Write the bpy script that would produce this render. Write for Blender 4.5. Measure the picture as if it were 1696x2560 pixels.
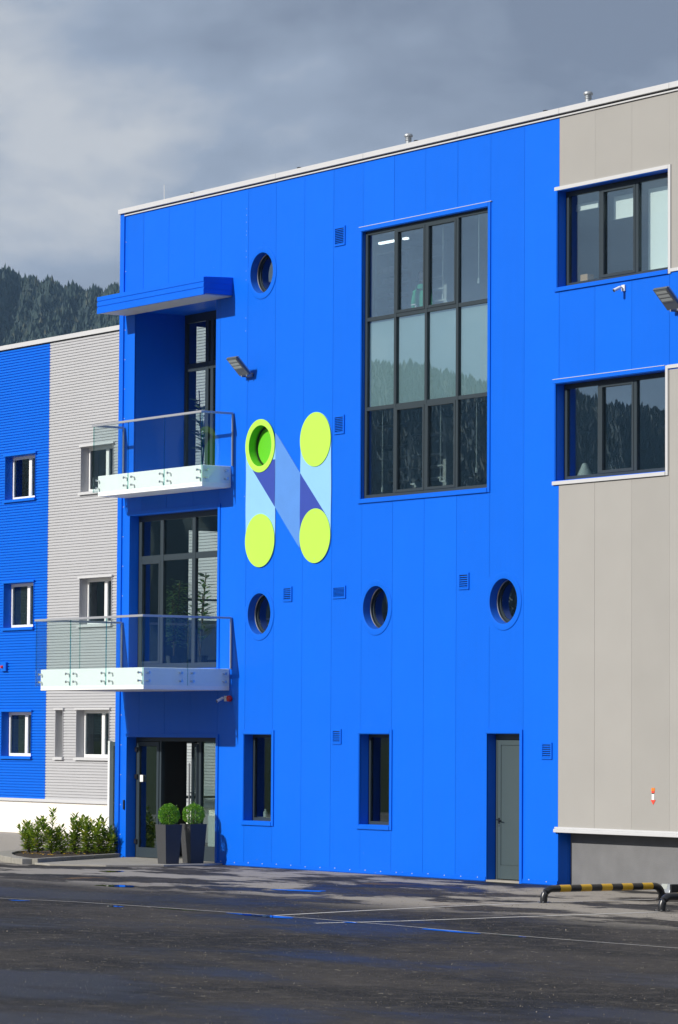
import bpy, bmesh, math, random
import numpy as np
from mathutils import Vector, Matrix
R = math.radians
random.seed(7)
scene = bpy.context.scene
COL = scene.collection
for o in list(bpy.data.objects):
    bpy.data.objects.remove(o, do_unlink=True)

# ------------------------------------------------------------------ camera
CAM = Vector((62.299, -37.940, 2.580))
YAW, PITCH, ROLL, FPX = 0.9674682, 0.0634712, 0.0061763, 8792.71
F = Vector((-math.sin(YAW) * math.cos(PITCH), math.cos(YAW) * math.cos(PITCH), math.sin(PITCH)))
R0 = Vector((math.cos(YAW), math.sin(YAW), 0)); U0 = R0.cross(F)
RV = R0 * math.cos(ROLL) + U0 * math.sin(ROLL)
UV = -R0 * math.sin(ROLL) + U0 * math.cos(ROLL)
cd = bpy.data.cameras.new('camera'); cam = bpy.data.objects.new('camera', cd); COL.objects.link(cam)
m = Matrix((RV, UV, -F)).transposed().to_4x4(); m.translation = CAM
cam.matrix_world = m
cd.sensor_fit = 'VERTICAL'; cd.sensor_height = 36.0; cd.lens = FPX / 2560 * 36.0
cd.clip_start = 0.5; cd.clip_end = 20000
scene.camera = cam

# ------------------------------------------------------------------ sky and sun
SUN_TO = Vector((0.12, 1.0, -0.56)).normalized()      # the way the light travels
SUN_EL = math.asin(-SUN_TO.z)
W = bpy.data.worlds.new('World'); scene.world = W; W.use_nodes = True
nt = W.node_tree; nt.nodes.clear()
def N(t, ty, **k):
    n = t.nodes.new(ty)
    for a, b in k.items():
        if a == 'ins':
            for i, v in b.items(): n.inputs[i].default_value = v
        else: setattr(n, a, b)
    return n
out = N(nt, 'ShaderNodeOutputWorld'); bg = N(nt, 'ShaderNodeBackground'); bg.inputs[1].default_value = 0.1
sky = N(nt, 'ShaderNodeTexSky', sky_type='NISHITA', sun_disc=False)
sky.sun_elevation = SUN_EL
sky.sun_rotation = math.atan2(-SUN_TO.x, -SUN_TO.y)
sky.air_density = 1.0; sky.dust_density = 1.0; sky.altitude = 400
tc = N(nt, 'ShaderNodeTexCoord')
mp = N(nt, 'ShaderNodeMapping'); mp.inputs['Scale'].default_value = (9.0, 9.0, 17.0); mp.inputs['Location'].default_value = (4.4, 8.1, 3.0)
nz = N(nt, 'ShaderNodeTexNoise', ins={'Scale': 1.0, 'Detail': 8.0, 'Roughness': 0.53, 'Distortion': 0.15})
rp = N(nt, 'ShaderNodeValToRGB')
els = rp.color_ramp.elements
els[0].position = 0.33; els[0].color = (2.15, 2.55, 3.4, 1)
els[1].position = 0.63; els[1].color = (6.0, 6.2, 6.5, 1)
e = els.new(0.51); e.color = (3.5, 4.1, 5.15, 1)
mp2 = N(nt, 'ShaderNodeMapping'); mp2.inputs['Scale'].default_value = (3.0, 3.0, 6.0); mp2.inputs['Location'].default_value = (9.0, 4.0, 2.0)
nz2 = N(nt, 'ShaderNodeTexNoise', ins={'Scale': 1.0, 'Detail': 5.0, 'Roughness': 0.55})
rp2 = N(nt, 'ShaderNodeValToRGB')
rp2.color_ramp.elements[0].position = 0.30; rp2.color_ramp.elements[0].color = (0.55, 0.55, 0.55, 1)
rp2.color_ramp.elements[1].position = 0.42; rp2.color_ramp.elements[1].color = (0.95, 0.95, 0.95, 1)
mx = N(nt, 'ShaderNodeMix', data_type='RGBA')
L = nt.links.new
L(tc.outputs['Generated'], mp.inputs[0]); L(mp.outputs[0], nz.inputs['Vector']); L(nz.outputs[0], rp.inputs[0])
L(tc.outputs['Generated'], mp2.inputs[0]); L(mp2.outputs[0], nz2.inputs['Vector']); L(nz2.outputs[0], rp2.inputs[0])
L(rp2.outputs[0], mx.inputs[0]); L(sky.outputs[0], mx.inputs[6]); L(rp.outputs[0], mx.inputs[7])
L(mx.outputs[2], bg.inputs[0]); L(bg.outputs[0], out.inputs[0])

sl = bpy.data.lights.new('sun', 'SUN'); sun = bpy.data.objects.new('sun', sl); COL.objects.link(sun)
sl.energy = 5.0; sl.angle = R(0.5); sl.color = (1.0, 0.955, 0.88)
sun.rotation_euler = SUN_TO.to_track_quat('-Z', 'Y').to_euler()
sun.location = (0, -60, 60)
vs = scene.view_settings
vs.view_transform = 'Standard'; vs.look = 'None'; vs.exposure = 0.0; vs.gamma = 1.0; vs.use_curve_mapping = False

# ------------------------------------------------------------------ materials
def new_mat(name):
    m = bpy.data.materials.new(name); m.use_nodes = True
    t = m.node_tree; b = t.nodes['Principled BSDF']
    return m, t, b
def plain(name, col, rough=0.5, metal=0.0, spec=0.5, var=0.0, grain=0.0, gscale=8.0, bump=0.0, bscale=60.0):
    m, t, b = new_mat(name)
    b.inputs['Roughness'].default_value = rough; b.inputs['Metallic'].default_value = metal
    b.inputs['Specular IOR Level'].default_value = spec
    b.inputs['Base Color'].default_value = (*col, 1)
    src = None
    if var or grain:
        oi = N(t, 'ShaderNodeObjectInfo'); tcn = N(t, 'ShaderNodeTexCoord')
        nn = N(t, 'ShaderNodeTexNoise', ins={'Scale': gscale, 'Detail': 6.0, 'Roughness': 0.6})
        t.links.new(tcn.outputs['Object'], nn.inputs['Vector'])
        m1 = N(t, 'ShaderNodeMath', operation='MULTIPLY_ADD', ins={1: 2 * var, 2: 1 - var})
        t.links.new(oi.outputs['Random'], m1.inputs[0])
        m2 = N(t, 'ShaderNodeMath', operation='MULTIPLY_ADD', ins={1: 2 * grain, 2: 1 - grain})
        t.links.new(nn.outputs[0], m2.inputs[0])
        m3 = N(t, 'ShaderNodeMath', operation='MULTIPLY'); t.links.new(m1.outputs[0], m3.inputs[0]); t.links.new(m2.outputs[0], m3.inputs[1])
        vm = N(t, 'ShaderNodeVectorMath', operation='SCALE'); vm.inputs[0].default_value = col
        t.links.new(m3.outputs[0], vm.inputs['Scale']); t.links.new(vm.outputs[0], b.inputs['Base Color'])
    if bump:
        tcn = N(t, 'ShaderNodeTexCoord'); nb = N(t, 'ShaderNodeTexNoise', ins={'Scale': bscale, 'Detail': 3.0})
        t.links.new(tcn.outputs['Object'], nb.inputs['Vector'])
        bp = N(t, 'ShaderNodeBump', ins={'Strength': 1.0, 'Distance': bump}); t.links.new(nb.outputs[0], bp.inputs['Height'])
        t.links.new(bp.outputs[0], b.inputs['Normal'])
    return m
def glass(name, tint, r0, rough=0.0, ripple=0.0):
    m = bpy.data.materials.new(name); m.use_nodes = True; t = m.node_tree; t.nodes.clear()
    o = N(t, 'ShaderNodeOutputMaterial'); mix = N(t, 'ShaderNodeMixShader')
    tr = N(t, 'ShaderNodeBsdfTransparent'); tr.inputs[0].default_value = (*tint, 1)
    gl = N(t, 'ShaderNodeBsdfGlossy'); gl.inputs['Roughness'].default_value = rough; gl.inputs[0].default_value = (0.80, 0.93, 1, 1)
    lw = N(t, 'ShaderNodeLayerWeight'); lw.inputs[0].default_value = 0.5
    pw = N(t, 'ShaderNodeMath', operation='POWER', ins={1: 4.0}); t.links.new(lw.outputs['Facing'], pw.inputs[0])
    ma = N(t, 'ShaderNodeMath', operation='MULTIPLY_ADD', ins={1: 1 - r0, 2: r0}); t.links.new(pw.outputs[0], ma.inputs[0])
    if ripple:
        tcn = N(t, 'ShaderNodeTexCoord'); nb = N(t, 'ShaderNodeTexNoise', ins={'Scale': 1.6, 'Detail': 1.0})
        oi = N(t, 'ShaderNodeObjectInfo'); vm = N(t, 'ShaderNodeVectorMath', operation='SCALE'); 
        cb = N(t, 'ShaderNodeCombineXYZ'); t.links.new(oi.outputs['Random'], cb.inputs[1]); t.links.new(cb.outputs[0], vm.inputs[0]); vm.inputs['Scale'].default_value = 40
        ad = N(t, 'ShaderNodeVectorMath', operation='ADD'); t.links.new(tcn.outputs['Object'], ad.inputs[0]); t.links.new(vm.outputs[0], ad.inputs[1])
        t.links.new(ad.outputs[0], nb.inputs['Vector'])
        bp = N(t, 'ShaderNodeBump', ins={'Strength': 1.0, 'Distance': ripple}); t.links.new(nb.outputs[0], bp.inputs['Height'])
        t.links.new(bp.outputs[0], gl.inputs['Normal'])
    t.links.new(ma.outputs[0], mix.inputs[0]); t.links.new(tr.outputs[0], mix.inputs[1]); t.links.new(gl.outputs[0], mix.inputs[2])
    t.links.new(mix.outputs[0], o.inputs[0])
    return m
def emit(name, col, s):
    m = bpy.data.materials.new(name); m.use_nodes = True; t = m.node_tree; b = t.nodes['Principled BSDF']
    b.inputs['Base Color'].default_value = (*col, 1); b.inputs['Emission Color'].default_value = (*col, 1); b.inputs['Emission Strength'].default_value = s
    return m

def blue_paint():
    m, t, b = new_mat('blue_coated_steel')
    b.inputs['Roughness'].default_value = 0.45; b.inputs['Specular IOR Level'].default_value = 0.22
    g = N(t, 'ShaderNodeNewGeometry'); oi = N(t, 'ShaderNodeObjectInfo')
    # faint panel to panel tone and slow weathering
    n1 = N(t, 'ShaderNodeTexNoise', ins={'Scale': 0.9, 'Detail': 5.0, 'Roughness': 0.6}); t.links.new(g.outputs['Position'], n1.inputs['Vector'])
    mp_ = N(t, 'ShaderNodeMapping'); mp_.inputs['Scale'].default_value = (14, 14, 0.5); t.links.new(g.outputs['Position'], mp_.inputs[0])
    n3 = N(t, 'ShaderNodeTexNoise', ins={'Scale': 1.0, 'Detail': 3.0}); t.links.new(mp_.outputs[0], n3.inputs['Vector'])
    a1 = N(t, 'ShaderNodeMath', operation='MULTIPLY_ADD', ins={1: 0.10, 2: 0.90}); t.links.new(n1.outputs[0], a1.inputs[0])
    a2 = N(t, 'ShaderNodeMath', operation='MULTIPLY_ADD', ins={1: 0.09}); t.links.new(oi.outputs['Random'], a2.inputs[0]); t.links.new(a1.outputs[0], a2.inputs[2])
    a3 = N(t, 'ShaderNodeMath', operation='MULTIPLY_ADD', ins={1: 0.07}); t.links.new(n3.outputs[0], a3.inputs[0]); t.links.new(a2.outputs[0], a3.inputs[2])
    vm = N(t, 'ShaderNodeVectorMath', operation='SCALE'); vm.inputs[0].default_value = (0.001, 0.121, 0.69)
    t.links.new(a3.outputs[0], vm.inputs['Scale'])
    # white splashes and scuffs: dense near the ground, rare above
    v = N(t, 'ShaderNodeTexVoronoi', ins={'Scale': 5.5, 'Randomness': 1.0}); t.links.new(g.outputs['Position'], v.inputs['Vector'])
    sp = N(t, 'ShaderNodeSeparateXYZ'); t.links.new(g.outputs['Position'], sp.inputs[0])
    mr = N(t, 'ShaderNodeMapRange', ins={1: 0.0, 2: 0.7, 3: 0.075, 4: 0.022}); t.links.new(sp.outputs[2], mr.inputs[0])
    sc = N(t, 'ShaderNodeSeparateColor'); t.links.new(v.outputs['Color'], sc.inputs[0])
    rr = N(t, 'ShaderNodeMath', operation='MULTIPLY'); t.links.new(sc.outputs[0], rr.inputs[0]); t.links.new(mr.outputs[0], rr.inputs[1])
    lt = N(t, 'ShaderNodeMath', operation='LESS_THAN'); t.links.new(v.outputs['Distance'], lt.inputs[0]); t.links.new(rr.outputs[0], lt.inputs[1])
    fr = N(t, 'ShaderNodeMath', operation='MULTIPLY', ins={1: 0.5}); t.links.new(lt.outputs[0], fr.inputs[0])
    fm = N(t, 'ShaderNodeMath', operation='MULTIPLY'); t.links.new(fr.outputs[0], fm.inputs[0]); t.links.new(sc.outputs[1], fm.inputs[1])
    mxx = N(t, 'ShaderNodeMix', data_type='RGBA'); mxx.inputs[7].default_value = (0.75, 0.8, 0.85, 1)
    t.links.new(fm.outputs[0], mxx.inputs[0]); t.links.new(vm.outputs[0], mxx.inputs[6]); t.links.new(mxx.outputs[2], b.inputs['Base Color'])
    nb = N(t, 'ShaderNodeTexNoise', ins={'Scale': 1.3, 'Detail': 2.0}); t.links.new(g.outputs['Position'], nb.inputs['Vector'])
    bp = N(t, 'ShaderNodeBump', ins={'Strength': 0.6, 'Distance': 0.02}); t.links.new(nb.outputs[0], bp.inputs['Height']); t.links.new(bp.outputs[0], b.inputs['Normal'])
    return m
M = {}
M['blue'] = blue_paint()
M['greypanel'] = plain('beige_grey_coated_steel', (0.345, 0.332, 0.312), 0.45, spec=0.35, var=0.035, grain=0.07, gscale=0.9, bump=0.012, bscale=1.1)
M['silver'] = plain('silver_flashing', (0.55, 0.55, 0.56), 0.42, 0.0, 0.5, grain=0.05, gscale=3)
M['corr_grey'] = plain('silver_corrugated_steel', (0.46, 0.46, 0.475), 0.4, 0.0, 0.5, grain=0.05, gscale=0.8)
M['corr_blue'] = plain('blue_corrugated_steel', (0.001, 0.128, 0.66), 0.45, spec=0.22, grain=0.06, gscale=0.8)
M['anthracite'] = plain('anthracite_aluminium', (0.030, 0.043, 0.053), 0.45, spec=.35, grain=0.08, gscale=5)
M['doorgrey'] = plain('grey_green_steel', (0.052, 0.076, 0.083), 0.45, grain=0.08, gscale=3)
M['white'] = plain('white_render', (0.86, 0.86, 0.85), 0.8, grain=0.05, gscale=4, bump=0.003, bscale=40)
M['plinthw'] = plain('cream_render', (0.84, 0.79, 0.72), 0.85, grain=0.07, gscale=1.2, bump=0.003, bscale=40)
M['plinthg'] = plain('grey_render', (0.16, 0.16, 0.165), 0.85, grain=0.28, gscale=2.2, bump=0.003, bscale=50)
M['soffit'] = plain('pale_soffit', (0.62, 0.60, 0.57), 0.7, grain=0.05)
M['pvc'] = plain('white_pvc', (0.80, 0.80, 0.79), 0.4)
M['glass'] = glass('window_glass', (0.86, 0.92, 0.915), 0.29, ripple=0.00015)
M['lglass'] = glass('tall_window_glass', (0.90, 0.955, 0.95), 0.11, ripple=0.00015)
M['eglass'] = glass('entrance_glass', (0.70, 0.76, 0.75), 0.13, ripple=0.0006)
M['gglass'] = glass('ground_floor_glass', (0.66, 0.72, 0.71), 0.07, ripple=0.00015)
M['cglass'] = glass('clear_window_glass', (0.93, 0.97, 0.96), 0.17, ripple=0.00015)
M['aglass'] = glass('dark_window_glass', (0.40, 0.46, 0.47), 0.10, ripple=0.00015)
M['bglass'] = glass('balustrade_glass', (0.950, 0.986, 0.982), 0.03)
M['bedge'] = glass('glass_edge', (0.25, 0.55, 0.52), 0.1)
M['spandrel'] = plain('pale_spandrel_panel', (0.46, 0.55, 0.57), 0.7, grain=0.05)
M['steel'] = plain('brushed_steel', (0.62, 0.62, 0.62), 0.28, 1.0)
M['zinc'] = plain('galvanised_steel', (0.42, 0.44, 0.46), 0.45, 0.6, grain=0.15, gscale=12)
M['rail'] = plain('grey_handrail', (0.42, 0.43, 0.46), 0.35, 0.3)
M['lime'] = plain('lime_green_sheet', (0.45, 0.80, 0.08), 0.5, grain=0.05, gscale=2)
M['green'] = plain('green_sheet', (0.12, 0.55, 0.02), 0.4)
M['skyblue'] = plain('pale_blue_sheet', (0.25, 0.52, 0.80), 0.5, grain=0.06, gscale=2, bump=0.006, bscale=2)
M['midblue'] = plain('medium_blue_sheet', (0.085, 0.25, 0.66), 0.5, grain=0.10, gscale=2, bump=0.01, bscale=2)
M['indigo'] = plain('indigo_sheet', (0.028, 0.06, 0.36), 0.5, grain=0.10, gscale=2, bump=0.006, bscale=2)
M['black'] = plain('black_plastic', (0.012, 0.012, 0.014), 0.35)
M['pot'] = plain('dark_grey_planter', (0.052, 0.053, 0.056), 0.6, spec=.3, grain=0.08, gscale=6)
M['soil'] = plain('dark_soil', (0.035, 0.024, 0.016), 0.95, grain=0.5, gscale=25, bump=0.02, bscale=25)
M['concrete'] = plain('pale_concrete', (0.30, 0.28, 0.245), 0.9, grain=0.35, gscale=2.5, bump=0.004, bscale=40)
M['kerb'] = plain('kerb_concrete', (0.27, 0.255, 0.22), 0.9, grain=0.35, gscale=5, bump=0.004, bscale=40)
M['grass'] = plain('lawn_grass', (0.13, 0.15, 0.03), 0.8, grain=0.5, gscale=20)
M['yellow'] = plain('yellow_paint', (0.62, 0.36, 0.01), 0.4, grain=0.12, gscale=10)
M['bblack'] = plain('black_paint', (0.018, 0.018, 0.020), 0.3, grain=0.2, gscale=10)
M['red'] = plain('red_plastic', (0.55, 0.02, 0.02), 0.3)
M['orange'] = plain('orange_sticker', (0.9, 0.22, 0.02), 0.5)
M['redstick'] = plain('red_sticker', (0.85, 0.07, 0.04), 0.5)
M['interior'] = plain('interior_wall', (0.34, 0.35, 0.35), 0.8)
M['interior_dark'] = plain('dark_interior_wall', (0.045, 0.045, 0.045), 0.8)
M['floorint'] = plain('interior_floor', (0.16, 0.15, 0.14), 0.6)
M['blind'] = plain('white_blind', (0.80, 0.84, 0.82), 0.7)
M['shelf'] = plain('white_shelf', (0.62, 0.62, 0.60), 0.5)
M['mug'] = plain('white_mug', (0.8, 0.8, 0.8), 0.3)
M['stripelight'] = emit('strip_light', (1.0, 0.98, 0.95), 3.0)
M['roof'] = plain('roof_membrane', (0.3, 0.3, 0.3), 0.8)
M['marking'] = plain('worn_white_paint', (0.52, 0.50, 0.47), 0.8, grain=0.6, gscale=3)
M['hoodie'] = plain('green_hoodie', (0.06, 0.58, 0.28), 0.85)
M['skin'] = plain('skin', (0.55, 0.30, 0.20), 0.6)
M['hair'] = plain('brown_hair', (0.08, 0.035, 0.02), 0.7)
M['trousers'] = plain('dark_trousers', (0.03, 0.035, 0.05), 0.8)
M['bark'] = plain('shrub_stem', (0.10, 0.075, 0.04), 0.9)

def leaf_mat(name, c1, c2, c3, rough=0.45, trans=0.25):
    m, t, b = new_mat(name)
    g = N(t, 'ShaderNodeNewGeometry'); r = N(t, 'ShaderNodeValToRGB')
    r.color_ramp.elements[0].color = (*c1, 1); r.color_ramp.elements[1].color = (*c2, 1); r.color_ramp.elements[1].position = 0.88
    e = r.color_ramp.elements.new(1.0); e.color = (*c3, 1)
    t.links.new(g.outputs['Random Per Island'], r.inputs[0]); t.links.new(r.outputs[0], b.inputs['Base Color'])
    b.inputs['Roughness'].default_value = rough
    if trans:
        tl = N(t, 'ShaderNodeBsdfTranslucent'); t.links.new(r.outputs[0], tl.inputs[0])
        mixs = N(t, 'ShaderNodeMixShader', ins={0: trans}); t.links.new(b.outputs[0], mixs.inputs[1]); t.links.new(tl.outputs[0], mixs.inputs[2])
        t.links.new(mixs.outputs[0], t.nodes['Material Output'].inputs[0])
    return m
M['laurel'] = leaf_mat('laurel_leaf', (0.07, 0.16, 0.010), (0.30, 0.40, 0.02), (0.60, 0.56, 0.07))
M['box'] = leaf_mat('boxwood_leaf', (0.05, 0.20, 0.006), (0.17, 0.42, 0.012), (0.36, 0.52, 0.03))
M['yleaf'] = leaf_mat('yellow_leaf', (0.55, 0.30, 0.02), (0.65, 0.42, 0.03), (0.6, 0.25, 0.03))
M['houseleaf'] = leaf_mat('house_plant_leaf', (0.05, 0.14, 0.03), (0.22, 0.36, 0.08), (0.42, 0.5, 0.15))
M['conifer'] = leaf_mat('conifer_needles', (0.007, 0.022, 0.022), (0.018, 0.042, 0.032), (0.06, 0.065, 0.035), 0.8, 0.0)
M['hillside'] = plain('forest_floor', (0.014, 0.028, 0.016), 0.95, grain=0.5, gscale=0.05)

def asphalt():
    m, t, b = new_mat('asphalt')
    g = N(t, 'ShaderNodeNewGeometry'); P = g.outputs['Position']; lk = t.links.new
    def noise(scale, det=4, rough=0.55, sx=1, sy=1, off=0):
        mpn = N(t, 'ShaderNodeMapping'); mpn.inputs['Scale'].default_value = (sx, sy, 1); mpn.inputs['Location'].default_value = (off, off * .7, 0)
        lk(P, mpn.inputs[0]); n = N(t, 'ShaderNodeTexNoise', ins={'Scale': scale, 'Detail': det, 'Roughness': rough}); lk(mpn.outputs[0], n.inputs['Vector']); return n.outputs[0]
    def rng(s, a, c, lo=0.0, hi=1.0):
        r = N(t, 'ShaderNodeMapRange', interpolation_type='SMOOTHSTEP', ins={1: a, 2: c, 3: lo, 4: hi}); lk(s, r.inputs[0]); return r.outputs[0]
    def op(o, a, c):
        n = N(t, 'ShaderNodeMath', operation=o)
        for i, v in enumerate((a, c)):
            if isinstance(v, (int, float)): n.inputs[i].default_value = v
            else: lk(v, n.inputs[i])
        return n.outputs[0]
    def mixc(f, a, c):
        n = N(t, 'ShaderNodeMix', data_type='RGBA'); lk(f, n.inputs[0])
        for i, v in ((6, a), (7, c)):
            if isinstance(v, tuple): n.inputs[i].default_value = (*v, 1)
            else: lk(v, n.inputs[i])
        return n.outputs[2]
    sp = N(t, 'ShaderNodeSeparateXYZ'); lk(P, sp.inputs[0]); X, Y = sp.outputs[0], sp.outputs[1]
    # stone grain
    vor = N(t, 'ShaderNodeTexVoronoi', ins={'Scale': 55.0}); lk(P, vor.inputs['Vector'])
    sc = N(t, 'ShaderNodeSeparateColor'); lk(vor.outputs['Color'], sc.inputs[0])
    stone = op('MULTIPLY', rng(sc.outputs[0], 0.80, 1.0), 0.75)
    base = mixc(rng(noise(0.30, 6, 0.65, 0.6, 1.0), 0.36, 0.64), (0.013, 0.0128, 0.0142), (0.050, 0.044, 0.040))
    base = mixc(op('MULTIPLY', rng(noise(2.6, 5, 0.7, 1, 1, 3.0), 0.48, 0.66), 0.6), base, (0.085, 0.076, 0.068))
    base = mixc(op('MULTIPLY', rng(noise(1.1, 5, 0.7, 1, 1, 8.0), 0.54, 0.70), 0.6), base, (0.014, 0.014, 0.016))
    mod = op('ADD', 0.35, op('MULTIPLY', noise(7.0, 6, 0.78, 1, 1, 5.0), 1.3))
    vmul = N(t, 'ShaderNodeVectorMath', operation='SCALE'); lk(base, vmul.inputs[0]); lk(mod, vmul.inputs['Scale']); base = vmul.outputs[0]
    base = mixc(stone, base, (0.10, 0.09, 0.08))
    # fine chips of light gravel
    v2 = N(t, 'ShaderNodeTexVoronoi', ins={'Scale': 7.0}); lk(P, v2.inputs['Vector'])
    s2 = N(t, 'ShaderNodeSeparateColor'); lk(v2.outputs['Color'], s2.inputs[0])
    chip = op('LESS_THAN', v2.outputs['Distance'], op('MULTIPLY', rng(s2.outputs[0], 0.72, 1.0), 0.20))
    base = mixc(op('MULTIPLY', chip, 0.8), base, (0.30, 0.27, 0.22))
    # dry, dusty pale patches in front of the wall
    band = op('MULTIPLY', rng(Y, -8.2, -5.5), 1.0)
    dry = op('MULTIPLY', rng(noise(0.42, 7, 0.66, 0.5, 1.0, 4.3), 0.49, 0.545), band)
    base = mixc(dry, base, (0.30, 0.272, 0.235))
    rust = op('MULTIPLY', rng(noise(0.5, 4, 0.6, 1, 1, 21.0), 0.64, 0.70), band)
    base = mixc(op('MULTIPLY', rust, 0.6), base, (0.20, 0.12, 0.055))
    # old road by the far wing is paler
    far = rng(X, -1.5, -6.0)
    base = mixc(far, base, (0.36, 0.33, 0.29))
    base = mixc(rng(X, -33.0, -36.0), base, (0.055, 0.075, 0.028))
    # damp areas: darker and glossy
    wet = op('MULTIPLY', rng(noise(0.20, 5, 0.62, 0.45, 1.0, 11.0), 0.47, 0.60), op('SUBTRACT', 1.0, op('MAXIMUM', dry, far)))
    base = mixc(op('MULTIPLY', wet, 0.7), base, (0.010, 0.010, 0.012))
    lk(base, b.inputs['Base Color'])
    rr = op('SUBTRACT', 0.92, op('MULTIPLY', wet, 0.43)); lk(rr, b.inputs['Roughness'])
    b.inputs['Specular IOR Level'].default_value = 0.18
    h = op('ADD', op('MULTIPLY', sc.outputs[1], 0.6), noise(30, 3))
    bp = N(t, 'ShaderNodeBump', ins={'Strength': 0.7, 'Distance': 0.010}); lk(h, bp.inputs['Height']); lk(bp.outputs[0], b.inputs['Normal'])
    return m
M['asphalt'] = asphalt()
def water():
    m, t, b = new_mat('puddle_water')
    b.inputs['Base Color'].default_value = (0.012, 0.012, 0.014, 1); b.inputs['Roughness'].default_value = 0.03; b.inputs['IOR'].default_value = 1.33
    g = N(t, 'ShaderNodeNewGeometry'); n = N(t, 'ShaderNodeTexNoise', ins={'Scale': 9.0, 'Detail': 2.0}); t.links.new(g.outputs['Position'], n.inputs['Vector'])
    bp = N(t, 'ShaderNodeBump', ins={'Strength': 0.3, 'Distance': 0.0006}); t.links.new(n.outputs[0], bp.inputs['Height']); t.links.new(bp.outputs[0], b.inputs['Normal'])
    return m
M['water'] = water()

# ------------------------------------------------------------------ mesh helpers
class MB:
    def __init__(s): s.v = []; s.f = []; s.mi = []
    def add(s, vs, fs, mi=0):
        n = len(s.v); s.v += [tuple(v) for v in vs]; s.f += [tuple(i + n for i in f) for f in fs]; s.mi += [mi] * len(fs); return s
    def box(s, x0, x1, y0, y1, z0, z1, mi=0, M_=None):
        vs = [Vector((x, y, z)) for x in (x0, x1) for y in (y0, y1) for z in (z0, z1)]
        if M_: vs = [M_ @ v for v in vs]
        return s.add(vs, [(0, 1, 3, 2), (4, 6, 7, 5), (0, 4, 5, 1), (2, 3, 7, 6), (0, 2, 6, 4), (1, 5, 7, 3)], mi)
    def lathe(s, prof, c=(0, 0, 0), n=20, axis='Z', mi=0):
        vs = []; fs = []
        for r, h in prof:
            for k in range(n):
                a = 2 * math.pi * k / n
                p = (r * math.cos(a), r * math.sin(a), h)
                if axis == 'Y': p = (p[0], p[2], p[1])
                vs.append((p[0] + c[0], p[1] + c[1], p[2] + c[2]))
        for i in range(len(prof) - 1):
            for k in range(n):
                k2 = (k + 1) % n
                q = (i * n + k, i * n + k2, (i + 1) * n + k2, (i + 1) * n + k)
                fs.append(q if axis == 'Z' else q[::-1])
        return s.add(vs, fs, mi)
    def tube(s, pts, rad, n=10, mi=0, cap=True):
        pts = [Vector(p) for p in pts]; rs = rad if isinstance(rad, (list, tuple)) else [rad] * len(pts)
        vs = []; fs = []
        ref = Vector((0.13, 0.27, 0.95)).normalized()
        for i, p in enumerate(pts):
            d = (pts[min(i + 1, len(pts) - 1)] - pts[max(i - 1, 0)]).normalized()
            rf = ref if abs(d.dot(ref)) < 0.9 else Vector((0.9, 0.2, 0.1)).normalized()
            a = d.cross(rf).normalized(); b = d.cross(a)
            for k in range(n):
                t = 2 * math.pi * k / n; vs.append(p + (a * math.cos(t) + b * math.sin(t)) * rs[i])
        for i in range(len(pts) - 1):
            for k in range(n):
                k2 = (k + 1) % n; fs.append((i * n + k, i * n + k2, (i + 1) * n + k2, (i + 1) * n + k))
        if cap: fs.append(tuple(range(n))[::-1]); fs.append(tuple((len(pts) - 1) * n + k for k in range(n)))
        return s.add(vs, fs, mi)
    def prism(s, poly, y0, y1, mi=0):          # poly in (x,z), extruded along y
        n = len(poly)
        vs = [(x, y0, z) for x, z in poly] + [(x, y1, z) for x, z in poly]
        fs = [tuple(range(n)), tuple(range(n, 2 * n))[::-1]] + [(i, (i + 1) % n + 0, (i + 1) % n + n, i + n)[::-1] for i in range(n)]
        return s.add(vs, fs, mi)
    def slab(s, poly, z0, z1, mi=0):           # poly in (x,y), extruded along z
        n = len(poly)
        vs = [(x, y, z0) for x, y in poly] + [(x, y, z1) for x, y in poly]
        fs = [tuple(range(n))[::-1], tuple(range(n, 2 * n))] + [(i, (i + 1) % n, (i + 1) % n + n, i + n) for i in range(n)]
        return s.add(vs, fs, mi)
    def build(s, name, mats, parent=None, smooth=False, bevel=0.0):
        me = bpy.data.meshes.new(name); me.from_pydata(s.v, [], s.f)
        if not isinstance(mats, (list, tuple)): mats = [mats]
        for mm in mats: me.materials.append(mm)
        if len(mats) > 1: me.polygons.foreach_set('material_index', s.mi)
        b = bmesh.new(); b.from_mesh(me); bmesh.ops.recalc_face_normals(b, faces=b.faces); b.to_mesh(me); b.free()
        if smooth:
            me.polygons.foreach_set('use_smooth', [True] * len(me.polygons))
            try: me.set_sharp_from_angle(angle=R(35))
            except Exception: pass
        o = bpy.data.objects.new(name, me); COL.objects.link(o)
        if bevel:
            bm_ = o.modifiers.new('bevel', 'BEVEL'); bm_.width = bevel; bm_.segments = 2; bm_.limit_method = 'ANGLE'
        if parent is not None: attach(o, parent)
        return o
def attach(o, parent):
    o.parent = parent
    if parent.type == 'EMPTY' and parent.get('world_children'): o.matrix_parent_inverse = parent.matrix_basis.inverted()
def thing(name, label, cat, loc=(0, 0, 0), rz=0.0, group=None, world=False):
    o = bpy.data.objects.new(name, None); o.empty_display_size = 0.2; COL.objects.link(o)
    o.location = loc; o.rotation_euler = (0, 0, rz); o['label'] = label; o['category'] = cat
    if group: o['group'] = group
    if world: o['world_children'] = True
    return o
def tag(o, label, cat, group=None):
    o['label'] = label; o['category'] = cat
    if group: o['group'] = group
    return o
def struct(o): o['kind'] = 'structure'; return o
def dup(root, loc, rz, label):
    r = root.copy(); COL.objects.link(r); r.location = loc; r.rotation_euler = (0, 0, rz); r['label'] = label
    for ch in list(root.children):
        c = ch.copy(); COL.objects.link(c); c.parent = r
        for g in ch.children:
            d = g.copy(); COL.objects.link(d); d.parent = c
    return r
def box(name, mat, parent, *a, bevel=0.0): return MB().box(*a).build(name, mat, parent, bevel=bevel)

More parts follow.
